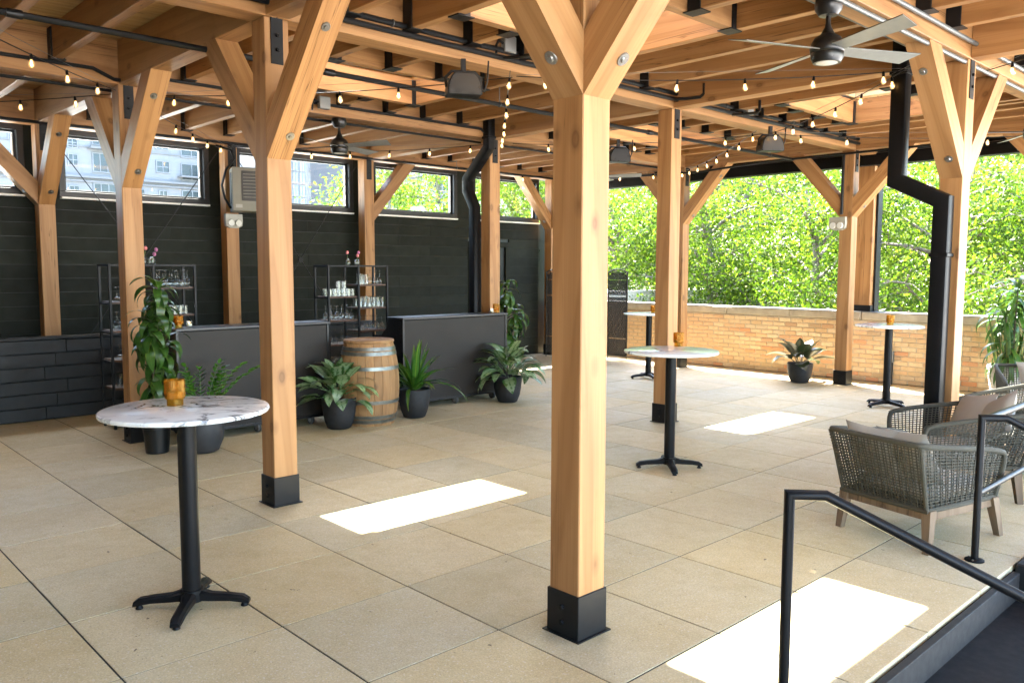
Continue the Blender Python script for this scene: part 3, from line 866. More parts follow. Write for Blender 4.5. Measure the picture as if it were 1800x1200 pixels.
# drop elbows with bare wire ends
def elbow(p, dy, label):
    t = thing('conduit_elbow', label, 'conduit', p, 0, 'conduit elbows left open under the joists')
    part('pipe', MB().tube([(0, 0, 0), (.06, -.10, .0), (.10, -.26, .0), (.115, -.30, .03), (.115, -.30, .14)], .017, 8), 'black_pipe', t)
    part('wire', MB().tube([(.115, -.30, .14), (.118, -.302, .19)], .004, 5).tube([(.119, -.297, .14), (.127, -.294, .195)], .003, 5), 'cork', t)
elbow((5.05, 5.46, 3.62), 1, 'black conduit elbow pointing up beside the nearest post')
elbow((7.60, 5.46, 3.62), 1, 'black conduit elbow pointing up over the plain post')
elbow((8.75, 5.46, 3.60), 1, 'black conduit elbow pointing up beside the right speaker')

# ------------------------------------------------------------------ junction boxes, speakers, fans, heater, emergency lights
for (p, lab) in (((5.15, 5.5, 3.76), 'grey junction box on the beam above the near speaker'), ((5.05, 8.5, 3.66), 'grey junction box on the beam above the left fan'), ((9.15, 5.47, 3.72), 'grey junction box on the beam above the right speaker')):
    t = thing('junction_box', lab, 'junction box', p, 0, 'junction boxes on the beams')
    part('box', MB().box((0, 0, 0), (.14, .06, .14), .006), 'grey_box', t)
    part('cable', MB().tube([(-.07, .0, 0), (-.12, .0, .02), (-.15, .0, -.03), (-.15, .0, -.10)], .012, 6), 'black_pipe', t)
def speaker(p, rz, label):
    t = thing('speaker', label, 'speaker', p, rz, 'black outdoor speakers under the beams')
    prof = [(-.15, 0), (-.14, -.012), (.14, -.012), (.15, 0), (.146, .05), (.134, .10), (.112, .145), (.08, .172), (-.08, .172), (-.112, .145), (-.134, .10), (-.146, .05)]
    part('cabinet', MB().prism([(x, -.09, z - .09) for x, z in prof][::-1], (0, .17, 0)), 'black_satin', t, smooth=True)
    part('grille', MB().prism([(x * .92, -.098, (z - .09) * .92 - .003) for x, z in prof][::-1], (0, .012, 0)), 'fan_black', t, smooth=False)
    part('bracket', MB().tube([(-.145, 0, -.03), (-.155, 0, .05), (-.10, 0, .105), (.10, 0, .105), (.155, 0, .05), (.145, 0, -.03)], .012, 6).box((0, 0, .155), (.04, .04, .11)), 'black_steel', t)
    part('cable', MB().tube([(.13, .05, -.02), (.19, .05, -.04), (.22, .05, .04), (.23, .05, .22)], .008, 6), 'black_pipe', t)
speaker((4.62, 5.50, 3.335), math.radians(-30), 'black speaker hanging under the beam left of the nearest post')
speaker((8.95, 7.35, 3.33), math.radians(-30), 'far black speaker hanging just right of the nearest post')
speaker((9.55, 5.40, 3.34), math.radians(-35), 'black speaker hanging under the beam in the right half')
def fan(x, y, rz, label, light=True):
    t = thing('ceiling_fan', label, 'ceiling fan', (x, y, 3.14), rz, 'four blade ceiling fans under the beams')
    m = part('motor', MB().lathe([(.0, .20), (.03, .20), (.045, .185), (.085, .16), (.108, .12), (.112, .085), (.108, .07), (.104, .066)], 28), 'fan_black', t)
    part('light_kit', MB().lathe([(.104, .064), (.106, .06), (.103, .03), (.088, .0), (.08, .0)], 28), 'fan_black', m)
    part('lens', MB().lathe([(.079, .003), (.06, -.003), (.0, -.006)], 24), 'lens_white', m)
    part('downrod', MB().lathe([(.045, .188), (.022, .23), (.016, .26), (.016, .31), (.026, .315)], 16), 'fan_black', t)
    part('canopy', MB().lathe([(.03, .30), (.06, .305), (.085, .34), (.09, .375), (.085, .409), (.0, .409)], 24), 'fan_black', t)
    # blades: tapered, pitched
    L0, L1 = .10, .72
    def blade(top):
        vs = []; fs = []; n = 5
        z0 = .088 if top else .0845
        for i in range(n + 1):
            u = i / n; r = L0 + (L1 - L0) * u; w = (.050 + .024 * u); sk = .04 * max(0, u - .85) / .15
            for s in (-1, 1):
                vs.append((r - (sk if s > 0 else 0), s * w, z0 - s * w * .24))
                vs.append((r - (sk if s > 0 else 0), s * w, z0 - s * w * .24 + .003))
        for i in range(n):
            a = 4 * i
            fs += [(a, a + 2, a + 6, a + 4), (a + 1, a + 5, a + 7, a + 3), (a, a + 4, a + 5, a + 1), (a + 2, a + 3, a + 7, a + 6)]
        fs += [(0, 1, 3, 2), (4 * n, 4 * n + 2, 4 * n + 3, 4 * n + 1)]
        return MB().add(vs, fs)
    me = blade(True).mesh('blade', 'fan_blade', False); me2 = blade(False).mesh('blade_underside', 'fan_blade_light', False)
    for k in range(4):
        b = link('blade', me, t, M=Matrix.Rotation(PI / 2 * k, 4, 'Z')); link('underside', me2, b)
    return t
fan(5.37, 2.64, math.radians(66), 'nearest ceiling fan at top right with wide open blades')
fan(5.37, 8.70, math.radians(22), 'ceiling fan above the bars at left of the nearest post')
fan(10.10, 2.64, math.radians(40), 'ceiling fan cut by the right edge of the picture')
fan(10.10, 8.70, math.radians(25), 'far ceiling fan half hidden behind the nearest post')

t = thing('unit_heater', 'cream electric unit heater hung by the dark wall left of the braced post', 'heater', (5.50, 11.2, 2.57), math.radians(-20))
part('casing', MB().box((0, .14, .31), (.62, .40, .62), .012), 'heater_paint', t)
gr = part('grille', MB().box((.03, -.068, .36), (.42, .016, .42), .004), 'heater_dark', t)
for k in range(8): part('louvre', MB().box((.03, -.082, .20 + k * .046), (.38, .022, .007), M=None), 'heater_paint', gr)
part('vent', MB().box((-.314, .10, .33), (.008, .16, .44), .001), 'heater_dark', t)
part('label_plate', MB().box((-.22, -.063, .075), (.09, .004, .05)), 'cream_plastic', t)
fr = MB()
for s in (-1, 1): fr.box((s * .24, .14, .78), (.025, .025, .34)); fr.tube([(s * .24, .14, .95), (s * .24, .4, .62)], .01, 6)
fr.box((0, .14, .93), (.56, .03, .03)); part('bracket', fr, 'black_steel', t)
part('cable', MB().tube([(-.32, .1, .05), (-.40, .05, .18), (-.44, .02, .36), (-.38, .02, .58), (-.26, .05, .74), (-.30, .05, .86), (-.5, .1, .92)], .016, 8), 'black_pipe', t)
def emergency(p, rz, label):
    t = thing('emergency_light', label, 'emergency light', p, rz, 'white emergency lights on posts')
    part('housing', MB().prism([(-.13, .0, -.02), (-.12, 0, -.09), (-.06, 0, -.12), (.06, 0, -.12), (.12, 0, -.09), (.13, 0, -.02), (.125, 0, .08), (-.125, 0, .08)][::-1], (0, -.07, 0)), 'cream_plastic', t, smooth=False)
    for s in (-1, 1): part('lamp_head', MB().lathe([(.0, .0), (.045, .0), (.05, .02), (.035, .05), (0, .055)], 18, M=Matrix.Translation((s * .055, -.10, -.05)) @ Matrix.Rotation(PI / 2, 4, 'X') @ Matrix.Rotation(PI, 4, 'X')), 'lens_white', t)
emergency((5.36, 11.645, 2.47), 0, 'white emergency light on the wall post below the heater')
emergency((12.295, 5.76, 2.48), -PI / 2, 'white emergency light on the post by the brick wall')

# ------------------------------------------------------------------ string lights
SOCK = MB().lathe([(.006, .03), (.012, .028), (.017, .01), (.019, -.03), (.016, -.034), (0, -.034)], 10).mesh('socket', 'black_satin')
BULB = MB().lathe([(.013, -.032), (.020, -.05), (.031, -.078), (.033, -.096), (.027, -.118), (.012, -.131), (0, -.133)], 14).mesh('bulb', 'bulb_glass')
FIL = MB().tube([(-.006, 0, -.05), (-.009, 0, -.10), (-.003, 0, -.105), (.003, 0, -.06), (.006, 0, -.105), (.010, 0, -.10), (.007, 0, -.05)], .0022, 5).mesh('filament', 'filament')
def strand(a, b, label, sag=.06, first=.3, step=.58):
    a = Vector(a); b = Vector(b); L = (b - a).length
    t = thing('string_light', label, 'string light', a, 0, 'bulb strings zigzagging under the roof')
    n = 14
    def P(u): return (b - a) * u + Vector((0, 0, -4 * sag * u * (1 - u)))
    part('cable', MB().tube([P(i / n) for i in range(n + 1)], .0045, 5), 'black_pipe', t)
    part('guy_wire', MB().tube([Vector((0, 0, .012)), (b - a) + Vector((0, 0, .012))], .0018, 4), 'galvanised', t)
    s = first
    while s < L - .1:
        p = P(s / L) + Vector((0, 0, -.012))
        so = link('socket', SOCK, t, p); so.rotation_euler = (rnd.uniform(-.12, .12), rnd.uniform(-.12, .12), rnd.uniform(0, 6))
        bu = link('bulb', BULB, so); link('filament', FIL, bu); so.scale = (.68, .68, .68)
        s += step
ZS = 3.47
strand((.3, 5.55, ZS), (2.78, 8.50, ZS), 'bulb string at top left running to the post with the bushy plant', first=.55)
strand((3.06, 8.82, ZS), (5.32, 11.5, ZS), 'bulb string running from the bushy plant post to the heater', first=.62)
strand((.4, 11.5, ZS), (2.80, 8.72, ZS), 'bulb string over the black plank wall at far left', first=.4)
strand((3.05, 8.55, ZS), (5.15, 5.45, ZS), 'bulb string crossing in front of the skylight well at left', first=.35)
strand((4.98, 5.30, ZS), (7.66, 8.32, ZS), 'bulb string receding straight away beside the nearest post', first=.2, step=.60)
strand((5.15, 5.40, ZS), (7.45, 2.84, ZS), 'bulb string crossing below the nearest fan', first=.25)
strand((7.30, 2.86, ZS), (9.62, 5.48, ZS), 'bulb string from the right downpipe to the right speaker', first=.3)
strand((7.85, 8.3, ZS), (9.55, 5.50, ZS), 'bulb string behind the plain post to the right speaker', first=.5)
strand((9.30, 5.45, ZS), (12.25, 8.65, ZS), 'bulb string from the right speaker to the far brick side post', first=.15)
strand((5.45, 11.5, ZS), (7.65, 8.62, ZS), 'bulb string below the left fan to the downpipe post', first=.5)
strand((7.95, 8.85, ZS), (9.7, 11.45, ZS), 'short far bulb string behind the right downpipe of the bars', first=.4)
strand((9.75, 11.4, ZS), (12.2, 8.8, ZS), 'far bulb string in front of the last high window', first=.35)
strand((9.60, 5.45, ZS), (12.28, 2.75, ZS), 'bulb string behind the chair side post', first=.4)
strand((7.9, 2.45, ZS), (5.4, -.3, ZS), 'bulb string at the top right corner', first=.35)

# ------------------------------------------------------------------ bar tables
def bar_table(x, y, rz, label, first=[None]):
    if first[0] is not None:
        return dup(first[0], (x, y, 0), rz, label)
    t = thing('bar_table', label, 'table', (x, y, 0), rz, 'round marble topped bar tables')
    R = .415
    part('tabletop', MB().lathe([(0, 1.032), (R - .02, 1.032), (R - .004, 1.036), (R, 1.045), (R - .003, 1.056), (R - .012, 1.060), (0, 1.060)], 72), 'marble', t)
    part('mounting_plate', MB().lathe([(.0, 1.012), (.06, 1.012), (.15, 1.026), (.17, 1.031), (0, 1.031)], 28), 'black_satin', t)
    part('column', MB().lathe([(.047, .045), (.047, 1.02)], 28), 'black_satin', t)
    sp = MB()
    for k in range(4):
        Mr = Matrix.Rotation(PI / 2 * k, 4, 'Z')
        secs = []
        for (r, w, zt, zb) in ((.0, .040, .095, .045), (.055, .036, .095, .045), (.10, .030, .080, .040), (.20, .028, .070, .036), (.265, .028, .060, .026), (.295, .024, .040, .018)):
            secs.append([(r, -w, zb), (r, -w, zt - .012), (r, -w * .55, zt), (r, w * .55, zt), (r, w, zt - .012), (r, w, zb)])
        vs = [p for s_ in secs for p in s_]; fs = []
        for i in range(len(secs) - 1):
            for j in range(6): fs.append((i * 6 + j, (i + 1) * 6 + j, (i + 1) * 6 + (j + 1) % 6, i * 6 + (j + 1) % 6))
        fs.append(tuple((len(secs) - 1) * 6 + j for j in range(6)))
        sp.add(vs, fs, Mr)
    sp.lathe([(.0, .10), (.058, .10), (.062, .07), (.062, .04), (0, .04)], 24)
    part('base', sp, 'black_satin', t)
    foot = MB().lathe([(.0, .0), (.018, .0), (.02, .004), (.012, .02), (.012, .034), (0, .034)], 14).mesh('foot', 'black_satin')
    for k in range(4): link('foot', foot, t, (.268 * math.cos(PI / 2 * k), .268 * math.sin(PI / 2 * k), 0))
    first[0] = t
    return t
bar_table(1.652, 4.193, math.radians(-38), 'nearest marble bar table at lower left, grey veins, amber cup on top')
bar_table(5.991, 4.286, math.radians(-44), 'middle marble bar table just right of the nearest post')
bar_table(10.788, 4.336, math.radians(-20), 'marble bar table at right in front of the brick wall')
bar_table(10.70, 8.10, math.radians(-30), 'farthest marble bar table beside the woven screen')

# amber cups, small candles
def cup(p, label, s=1.0, first=[None]):
    if first[0] is not None:
        o = dup(first[0], p, rnd.uniform(0, 6), label); o.scale = (s, s, s); return o
    t = thing('amber_cup', label, 'candle holder', p, 0, 'ribbed amber glass candle cups')
    n = 64; vs = []; fs = []
    prof = [(.036, .0), (.036, .028), (.040, .030), (.044, .036), (.045, .118), (.0435, .120), (.042, .118), (.0415, .040), (.033, .032), (.0, .030)]
    for i, (r, z) in enumerate(prof):
        for k in range(n):
            rr = r * (1 + (.022 if k % 2 else -.022)) if i < 5 and r > .04 else r
            a = 2 * PI * k / n; vs.append((rr * math.cos(a), rr * math.sin(a), z))
    for i in range(len(prof) - 1):
        for k in range(n): fs.append((i * n + k, i * n + (k + 1) % n, (i + 1) * n + (k + 1) % n, (i + 1) * n + k))
    fs.append(tuple(range(n))[::-1])
    mb = MB().add(vs, fs); part('cup', mb, 'amber', t, smooth=False)
    part('candle', MB().lathe([(.0, .034), (.034, .034), (.035, .06), (.03, .062), (0, .060)], 24), 'candle_wax', t)
    first[0] = t; t.scale = (s, s, s)
    return t
cup((1.64, 4.30, 1.061), 'amber ribbed cup on the nearest marble table', 1.12)
cup((6.33, 4.45, 1.061), 'amber ribbed cup on the middle marble table', 1.05)
cup((10.80, 4.33, 1.061), 'amber ribbed cup on the right marble table', 1.05)
cup((10.76, 8.06, 1.061), 'amber ribbed cup on the farthest marble table', 1.0)
cup((3.27, 8.41, 1.166), 'amber ribbed cup on the left end of the left bar', 1.0)
cup((7.60, 8.36, 1.166), 'amber ribbed cup on the right end of the right bar', 1.0)
def votive(p, label):
    t = thing('tea_light', label, 'candle', p, 0, 'small clear glass candles on the bars')
    part('glass', MB().lathe([(.0, .002), (.029, .002), (.031, .006), (.031, .062), (.028, .062), (.027, .012), (0, .010)], 20), 'drinkware', t)
    part('wax', MB().lathe([(.0, .011), (.0265, .011), (.0265, .034), (0, .033)], 18), 'candle_wax', t)
    part('flame', MB().lathe([(.0, .034), (.003, .037), (.0055, .044), (.003, .053), (0, .06)], 10), 'flame', t)
votive((3.375, 8.40, 1.166), 'small clear glass candle next to the amber cup on the left bar')
votive((7.50, 8.335, 1.166), 'small clear glass candle next to the amber cup on the right bar')

# ------------------------------------------------------------------ portable bars
def bar(x0, x1, label):
    W = x1 - x0
    t = thing('portable_bar', label, 'bar', (x0, 8.25, 0), 0, 'portable bars on casters')
    part('front_panel', MB().box((W / 2, .015, .62), (W - .05, .03, 1.02), .003), 'bar_panel', t)
    fr = MB()
    for xx in (.014, W - .014): fr.box((xx, .014, .62), (.028, .05, 1.06), .003)
    fr.box((W / 2, .014, .098), (W - .06, .045, .028), .003)
    part('edge_trim', fr, 'bar_trim', t)
    part('bar_top', MB().box((W / 2, .14, 1.152), (W + .02, .34, .028), .005), 'bar_top', t)
    for xx in (.02, W - .02):
        part('side_panel', MB().prism([(xx - .012, .04, .11), (xx - .012, .04, 1.137), (xx - .012, .30, 1.137), (xx - .012, .36, 1.02), (xx - .012, .46, .93), (xx - .012, .62, .92), (xx - .012, .62, .11)][::-1], (.024, 0, 0)), 'bar_trim', t, smooth=False)
    part('work_top', MB().box((W / 2, .46, .905), (W - .07, .30, .025), .003), 'bar_trim', t)
    part('floor_shelf', MB().box((W / 2, .33, .125), (W - .06, .56, .03), .003), 'bar_trim', t)
    for xx in (.20 if W > 0 else 0, W / 2, W - .22):
        for yy in (.05, .56):
            c = part('caster', MB().lathe([(.0, -.018), (.05, -.018), (.056, -.012), (.056, .012), (.05, .018), (0, .018)], 24, M=Matrix.Translation((xx, yy, .056)) @ Matrix.Rotation(PI / 2, 4, 'Y')), 'caster_rubber', t)
            part('hub', MB().lathe([(.0, -.021), (.032, -.021), (.034, .021), (0, .021)], 18, M=Matrix.Translation((xx, yy, .056)) @ Matrix.Rotation(PI / 2, 4, 'Y')), 'caster_grey', c)
            part('fork', MB().box((xx, yy, .104), (.055, .06, .014)).box((xx - .026, yy, .08), (.005, .04, .06)).box((xx + .026, yy, .08), (.005, .04, .06)), 'bolt_metal', c, smooth=False)
    return t
bar(3.17, 4.91, 'left dark portable bar behind the bushy plants')
bar(5.94, 7.69, 'right dark portable bar behind the barrel')

# ------------------------------------------------------------------ racks and glassware
SHL = [1.40, 1.085, .765, .455, .12]; SHR = [1.553, 1.243, .93, .62, .12]
def rack(x0, x1, label):
    W = x1 - x0; D = .34
    t = thing('glass_rack', label, 'rack', (x0, 9.45, 0), 0, 'staggered metal glass racks')
    for xx in (0, W / 2, W):
        fr = MB()
        for yy in (0, D): fr.box((xx, yy, .905), (.026, .026, 1.81), .002)
        fr.box((xx, D / 2, 1.797), (.024, D - .026, .024)); fr.box((xx, D / 2, .06), (.024, D - .026, .022))
        for z in (SHL if xx < W * .7 else SHR)[:3]: fr.box((xx, D / 2, z - .022), (.02, D - .026, .018))
        part('side_frame', fr, 'black_steel', t, smooth=False)
    tr = MB()
    for yy in (0, D): tr.box((W / 2, yy, 1.799), (W - .028, .022, .02))
    part('top_rail', tr, 'black_steel', t, smooth=False)
    for i, z in enumerate(SHL): part('shelf', MB().box((W / 4, D / 2, z - .012), (W / 2 - .03, D - .01, .022), .002), 'shelf_wood', t)
    for i, z in enumerate(SHR): part('shelf', MB().box((W * .75, D / 2, z - .012), (W / 2 - .03, D - .01, .022), .002), 'shelf_wood', t)
    return t
rack(2.948, 3.877, 'black staggered glass rack behind the left bar and bushy plant')
rack(5.635, 6.553, 'black staggered glass rack between the two bars')
TUM = MB().lathe([(.0, .10), (.030, .10), (.034, .096), (.037, .0), (.0345, .0), (.031, .09), (0, .092)], 12).mesh('tumbler', 'drinkware')
HIGH = MB().lathe([(.0, .145), (.028, .145), (.031, .14), (.034, .0), (.0315, .0), (.028, .132), (0, .134)], 12).mesh('highball', 'drinkware')
def stem(rb, hb, hs, n=12):
    return MB().lathe([(rb * .80, 0), (rb, hb * .35), (rb * .92, hb * .62), (rb * .45, hb * .92), (.006, hb), (.004, hb + hs * .3), (.004, hb + hs * .8), (.012, hb + hs * .96), (rb * .88, hb + hs - .002), (rb * .88, hb + hs), (.006, hb + hs + .003), (0, hb + hs + .003)], n).mesh('wine_glass', 'drinkware')
WINE = stem(.036, .10, .09); GOB = stem(.046, .115, .09); COUPE = stem(.052, .05, .11)
ORD = ['first', 'second', 'third', 'fourth', 'fifth', 'sixth', 'seventh', 'eighth']
def row(mesh, name, n, xa, xb, z, lab, grp, ys=(9.53,), jitter=.004):
    for r_i, yy in enumerate(ys):
        for k in range(n):
            x = xa + (xb - xa) * (k + .5) / n
            o = link(name, mesh, None, (x + rnd.uniform(-jitter, jitter), yy + rnd.uniform(-.012, .012), z + .0005)); o.rotation_euler = (0, 0, rnd.uniform(0, 6))
            rw = '' if len(ys) == 1 else ('front ' if r_i == 0 else 'back ')
            tag(o, '%s%s from left, %s' % (rw, ORD[k], lab), 'glass', grp)
A, Bm, Cc = 2.965, 3.41, 3.86
Y2 = (9.52, 9.64)
row(WINE, 'wine_glass', 6, Bm + .03, Cc, SHR[0], 'upturned wine glass, top right shelf, left rack', 'wine glasses, left rack top', Y2)
row(TUM, 'tumbler', 6, Bm + .03, Cc - .05, SHR[1], 'clear tumbler, second right shelf, left rack', 'tumblers, left rack second shelf', Y2)
row(GOB, 'wine_glass', 4, Bm + .03, Cc, SHR[2], 'upturned goblet, third right shelf, left rack', 'goblets, left rack third shelf')
row(COUPE, 'coupe_glass', 3, A + .02, Bm - .03, SHL[0], 'upturned coupe, top left shelf, left rack', 'coupes, left rack top left')
row(GOB, 'wine_glass', 4, A + .02, Bm - .03, SHL[1], 'upturned goblet, second left shelf, left rack', 'goblets, left rack second left')
row(COUPE, 'coupe_glass', 3, A + .02, Bm - .03, SHL[2], 'upturned coupe, third left shelf, left rack', 'coupes, left rack third left')
row(HIGH, 'highball_glass', 5, A + .03, Bm - .03, SHL[3], 'tall clear glass, fourth left shelf, left rack', 'tall glasses, left rack low')
A, Bm, Cc = 5.655, 6.094, 6.54
row(TUM, 'tumbler', 6, A, Bm - .02, SHL[0], 'clear tumbler, top left shelf, middle rack', 'tumblers, middle rack top left', Y2)
row(TUM, 'tumbler', 2, A + .14, A + .30, SHL[0] + .101, 'tumbler stacked on others, top left shelf, middle rack', 'stacked tumblers, middle rack')
row(WINE, 'wine_glass', 5, A, Bm - .02, SHL[1], 'upturned wine glass, second left shelf, middle rack', 'wine glasses, middle rack left', Y2)
row(WINE, 'wine_glass', 5, A, Bm - .02, SHL[2], 'upturned wine glass, third left shelf, middle rack', 'wine glasses, middle rack low left')
row(HIGH, 'highball_glass', 5, A + .04, Bm - .02, SHL[3], 'tall glass, low left shelf, middle rack by the barrel', 'tall glasses, middle rack low')
row(HIGH, 'highball_glass', 3, Bm - .03 + .05, Bm + .20, SHR[0], 'tall glass, top right shelf, middle rack', 'tall glasses, middle rack top')
row(WINE, 'wine_glass', 3, Bm + .20, Cc - .02, SHR[0], 'upturned wine glass, top right shelf, middle rack', 'wine glasses, middle rack top')
row(HIGH, 'highball_glass', 6, Bm + .03, Cc, SHR[1], 'tall glass, second right shelf, middle rack', 'tall glasses, middle rack second', Y2)
row(WINE, 'wine_glass', 5, Bm + .03, Cc, SHR[2], 'upturned wine glass, third right shelf, middle rack', 'wine glasses, middle rack third', Y2)

def bud_vase(p, label, fl, w=.03):
    t = thing('bud_vase', label, 'vase', p, 0, 'bud vases with tulips on the racks')
    part('vase', MB().lathe([(.0, .002), (w, .002), (w * 1.12, .01), (w * 1.12, .05), (w * .95, .062), (w * .5, .068), (w * .5, .082), (w * .62, .086), (w * .44, .084), (w * .42, .07), (w * .9, .05), (w * .9, .012), (0, .01)], 16), 'drinkware', t)
    for (dx, dy, h, mat) in fl:
        s = part('flower_stem', MB().tube([(0, 0, .02), (dx * .3, dy * .3, .07), (dx, dy, h)], .0035, 6), 'stem_green', t)
        part('tulip', MB().lathe([(.0, 0), (.012, .002), (.02, .016), (.019, .030), (.012, .042), (.004, .046), (0, .04)], 10, c=(dx, dy, h - .003)), mat, s)
bud_vase((3.36, 9.60, 1.811), 'clear bud vase with one pale tulip on the left rack', [(.03, 0, .16, 'tulip_pink')], .028)
bud_vase((3.455, 9.60, 1.811), 'wide clear bud vase with two dark tulips on the left rack', [(.03, .0, .095, 'tulip_mauve'), (.055, .01, .145, 'tulip_mauve')], .04)
bud_vase((6.03, 9.60, 1.811), 'clear bud vase with one pink tulip on the middle rack', [(-.01, 0, .15, 'tulip_pink')], .028)
bud_vase((6.17, 9.60, 1.811), 'clear bud vase with two mauve tulips on the middle rack', [(.01, 0, .11, 'tulip_pink'), (.035, .01, .15, 'tulip_mauve')], .034)

# ------------------------------------------------------------------ oak barrel
t = thing('oak_barrel', 'oak wine barrel with steel hoops standing between the bars', 'barrel', (5.24, 7.93, 0), .3); t.scale = (1.05, 1.05, 1.0)
def br(z):
    u = (z / .93 - .5) * 2; return .325 - .055 * u * u - .008 * u ** 4
NS = 22
zs = [0, .05, .15, .28, .42, .56, .70, .80, .88, .93]
for k in range(NS):
    a0 = 2 * PI * k / NS + .006; a1 = 2 * PI * (k + 1) / NS - .006
    vs = []; fs = []
    for z in zs:
        R = br(z) + rnd.uniform(-.0008, .0008)
        for (a, r) in ((a0, R), ((a0 + a1) / 2, R + .0025), (a1, R), (a1, R - .025), (a0, R - .025)): vs.append((r * math.cos(a), r * math.sin(a), z))
    for i in range(len(zs) - 1):
        for j in range(5): fs.append((i * 5 + j, i * 5 + (j + 1) % 5, (i + 1) * 5 + (j + 1) % 5, (i + 1) * 5 + j))
    fs += [(4, 3, 2, 1, 0), tuple((len(zs) - 1) * 5 + j for j in range(5))]
    part('stave', MB().add(vs, fs), 'oak_barrel', t, smooth=True)
for (za, zb) in ((.035, .075), (.085, .125), (.255, .295), (.635, .675), (.80, .84), (.852, .892)):
    part('hoop', MB().lathe([(br(za) + .003, za), (br(za) + .0062, za), (br(zb) + .0062, zb), (br(zb) + .003, zb)], 44), 'zinc_hoop', t)
part('barrel_head', MB().lathe([(0, .895), (br(.9) - .028, .895), (br(.9) - .028, .905), (0, .905)], 40), 'oak_barrel', t)
part('lid', MB().lathe([(.14, .931), (br(.93) + .005, .931), (br(.93) + .012, .945), (br(.93) + .008, .965), (.15, .972), (.14, .96)], 44), 'oak_barrel', t)

# ------------------------------------------------------------------ potted plants
def leaf_mesh(name, mat, L, W, droop, fold=.15, n=7, shape='ovate', curl=0.0, wave=0.0, stalk=0.0):
    vs = []; fs = []
    a = 0.0; y = 0.0; z = 0.0; ds = L / n
    for i in range(n + 1):
        u = i / n
        if shape == 'ovate': w = W * max(.0, math.sin(PI * min(1, u ** .75)) ** .85)
        elif shape == 'strap': w = W * (min(1, u * 5 + .35)) * (1 - max(0, (u - .45) / .55) ** 1.8)
        else: w = W * max(0, math.sin(PI * min(1, u ** .6)) ** .7)
        if i == n: w = .0006
        wv = wave * W * math.sin(u * 9)
        vs += [(-w, y, z + w * fold + wv), (0, y, z), (w, y, z + w * fold - wv)]
        a += droop * (1.0 + curl * u) / n
        y += ds * math.cos(a); z -= ds * math.sin(a)
    for i in range(n):
        b = 3 * i; fs += [(b, b + 1, b + 4, b + 3), (b + 1, b + 2, b + 5, b + 4)]
    mb = MB().add(vs, fs)
    if stalk:
        o = len(mb.v); mb.tube([(0, -stalk, -.02 * stalk), (0, 0, -.001)], .0035, 5)
    return mb.mesh(name, mat, True, 60)
def put_leaf(parent, me, base, az, pitch, s=1.0, roll=0.0):
    M = Matrix.Translation(Vector(base)) @ Matrix.Rotation(az - PI / 2, 4, 'Z') @ Matrix.Rotation(pitch, 4, 'X') @ Matrix.Rotation(roll, 4, 'Y') @ Matrix.Scale(s, 4)
    return link('leaf', me, parent, M=M)
def pot(parent, prof, mat, soil_z, soil_r, rim=None):
    p = part('pot', MB().lathe(prof, 40), mat, parent)
    part('soil', MB().lathe([(0, soil_z + .012), (soil_r * .5, soil_z + .008), (soil_r, soil_z)], 24), 'soil', p)
    return p
BOWL = [(0, .0), (.10, .0), (.118, .012), (.145, .08), (.163, .17), (.172, .26), (.174, .32), (.170, .326), (.162, .322), (.158, .28), (0, .27)]
AGL = [leaf_mesh('leaf', 'leaf_agla', .24 + .03 * k, .072, .45 + .35 * k, .22, 8, 'ovate', .6, .05, .14) for k in range(3)]
def aglaonema(loc, label, seed, s=1.0, n=46):
    r = random.Random(seed)
    t = thing('leafy_plant', label, 'potted plant', loc, 0, 'potted plants round the bars'); t.scale = (1.1, 1.1, 1.06)
    pot(t, BOWL, 'charcoal_pot', .295, .16)
    for k in range(n):
        u = k / n; az = k * 2.39996 + r.uniform(-.3, .3)
        pitch = 1.25 - 1.35 * u + r.uniform(-.15, .15)
        rad = .02 + .07 * u
        b = (rad * math.cos(az), rad * math.sin(az), .30 + .10 * (1 - u) + r.uniform(0, .06))
        st_l = .14 * math.cos(pitch), .14 * math.sin(pitch)
        bb = (b[0] + math.cos(az) * st_l[0], b[1] + math.sin(az) * st_l[0], b[2] + st_l[1])
        put_leaf(t, r.choice(AGL), bb, az, pitch, s * r.uniform(.8, 1.12), r.uniform(-.35, .35))
    return t
aglaonema((4.806, 7.88, 0), 'silver green leafy plant in a charcoal bowl left of the barrel', 3)
aglaonema((7.416, 7.93, 0), 'silver green leafy plant in a charcoal bowl at the right end of the right bar', 11, 1.05)
STR = [leaf_mesh('leaf', 'leaf_strap', .52 + .06 * k, .034, .15 + .35 * k, .35, 9, 'strap', .9) for k in range(4)]
t = thing('strap_leaf_plant', 'upright strap leaf plant with yellow midribs in a charcoal bowl right of the barrel', 'potted plant', (5.825, 7.86, 0), 0, 'potted plants round the bars'); t.scale = (1.1, 1.1, 1.06)
pot(t, BOWL, 'charcoal_pot', .295, .16)
r = random.Random(5)
for k in range(34):
    u = k / 34; az = k * 2.39996; pitch = 1.50 - 1.05 * u ** 1.3 + r.uniform(-.08, .08)
    put_leaf(t, STR[min(3, int(u * 3.2 + r.random() * .8))], (.03 * math.cos(az), .03 * math.sin(az), .31), az, pitch, r.uniform(.75, 1.12) * (1.05 - .2 * u), r.uniform(-.2, .2))

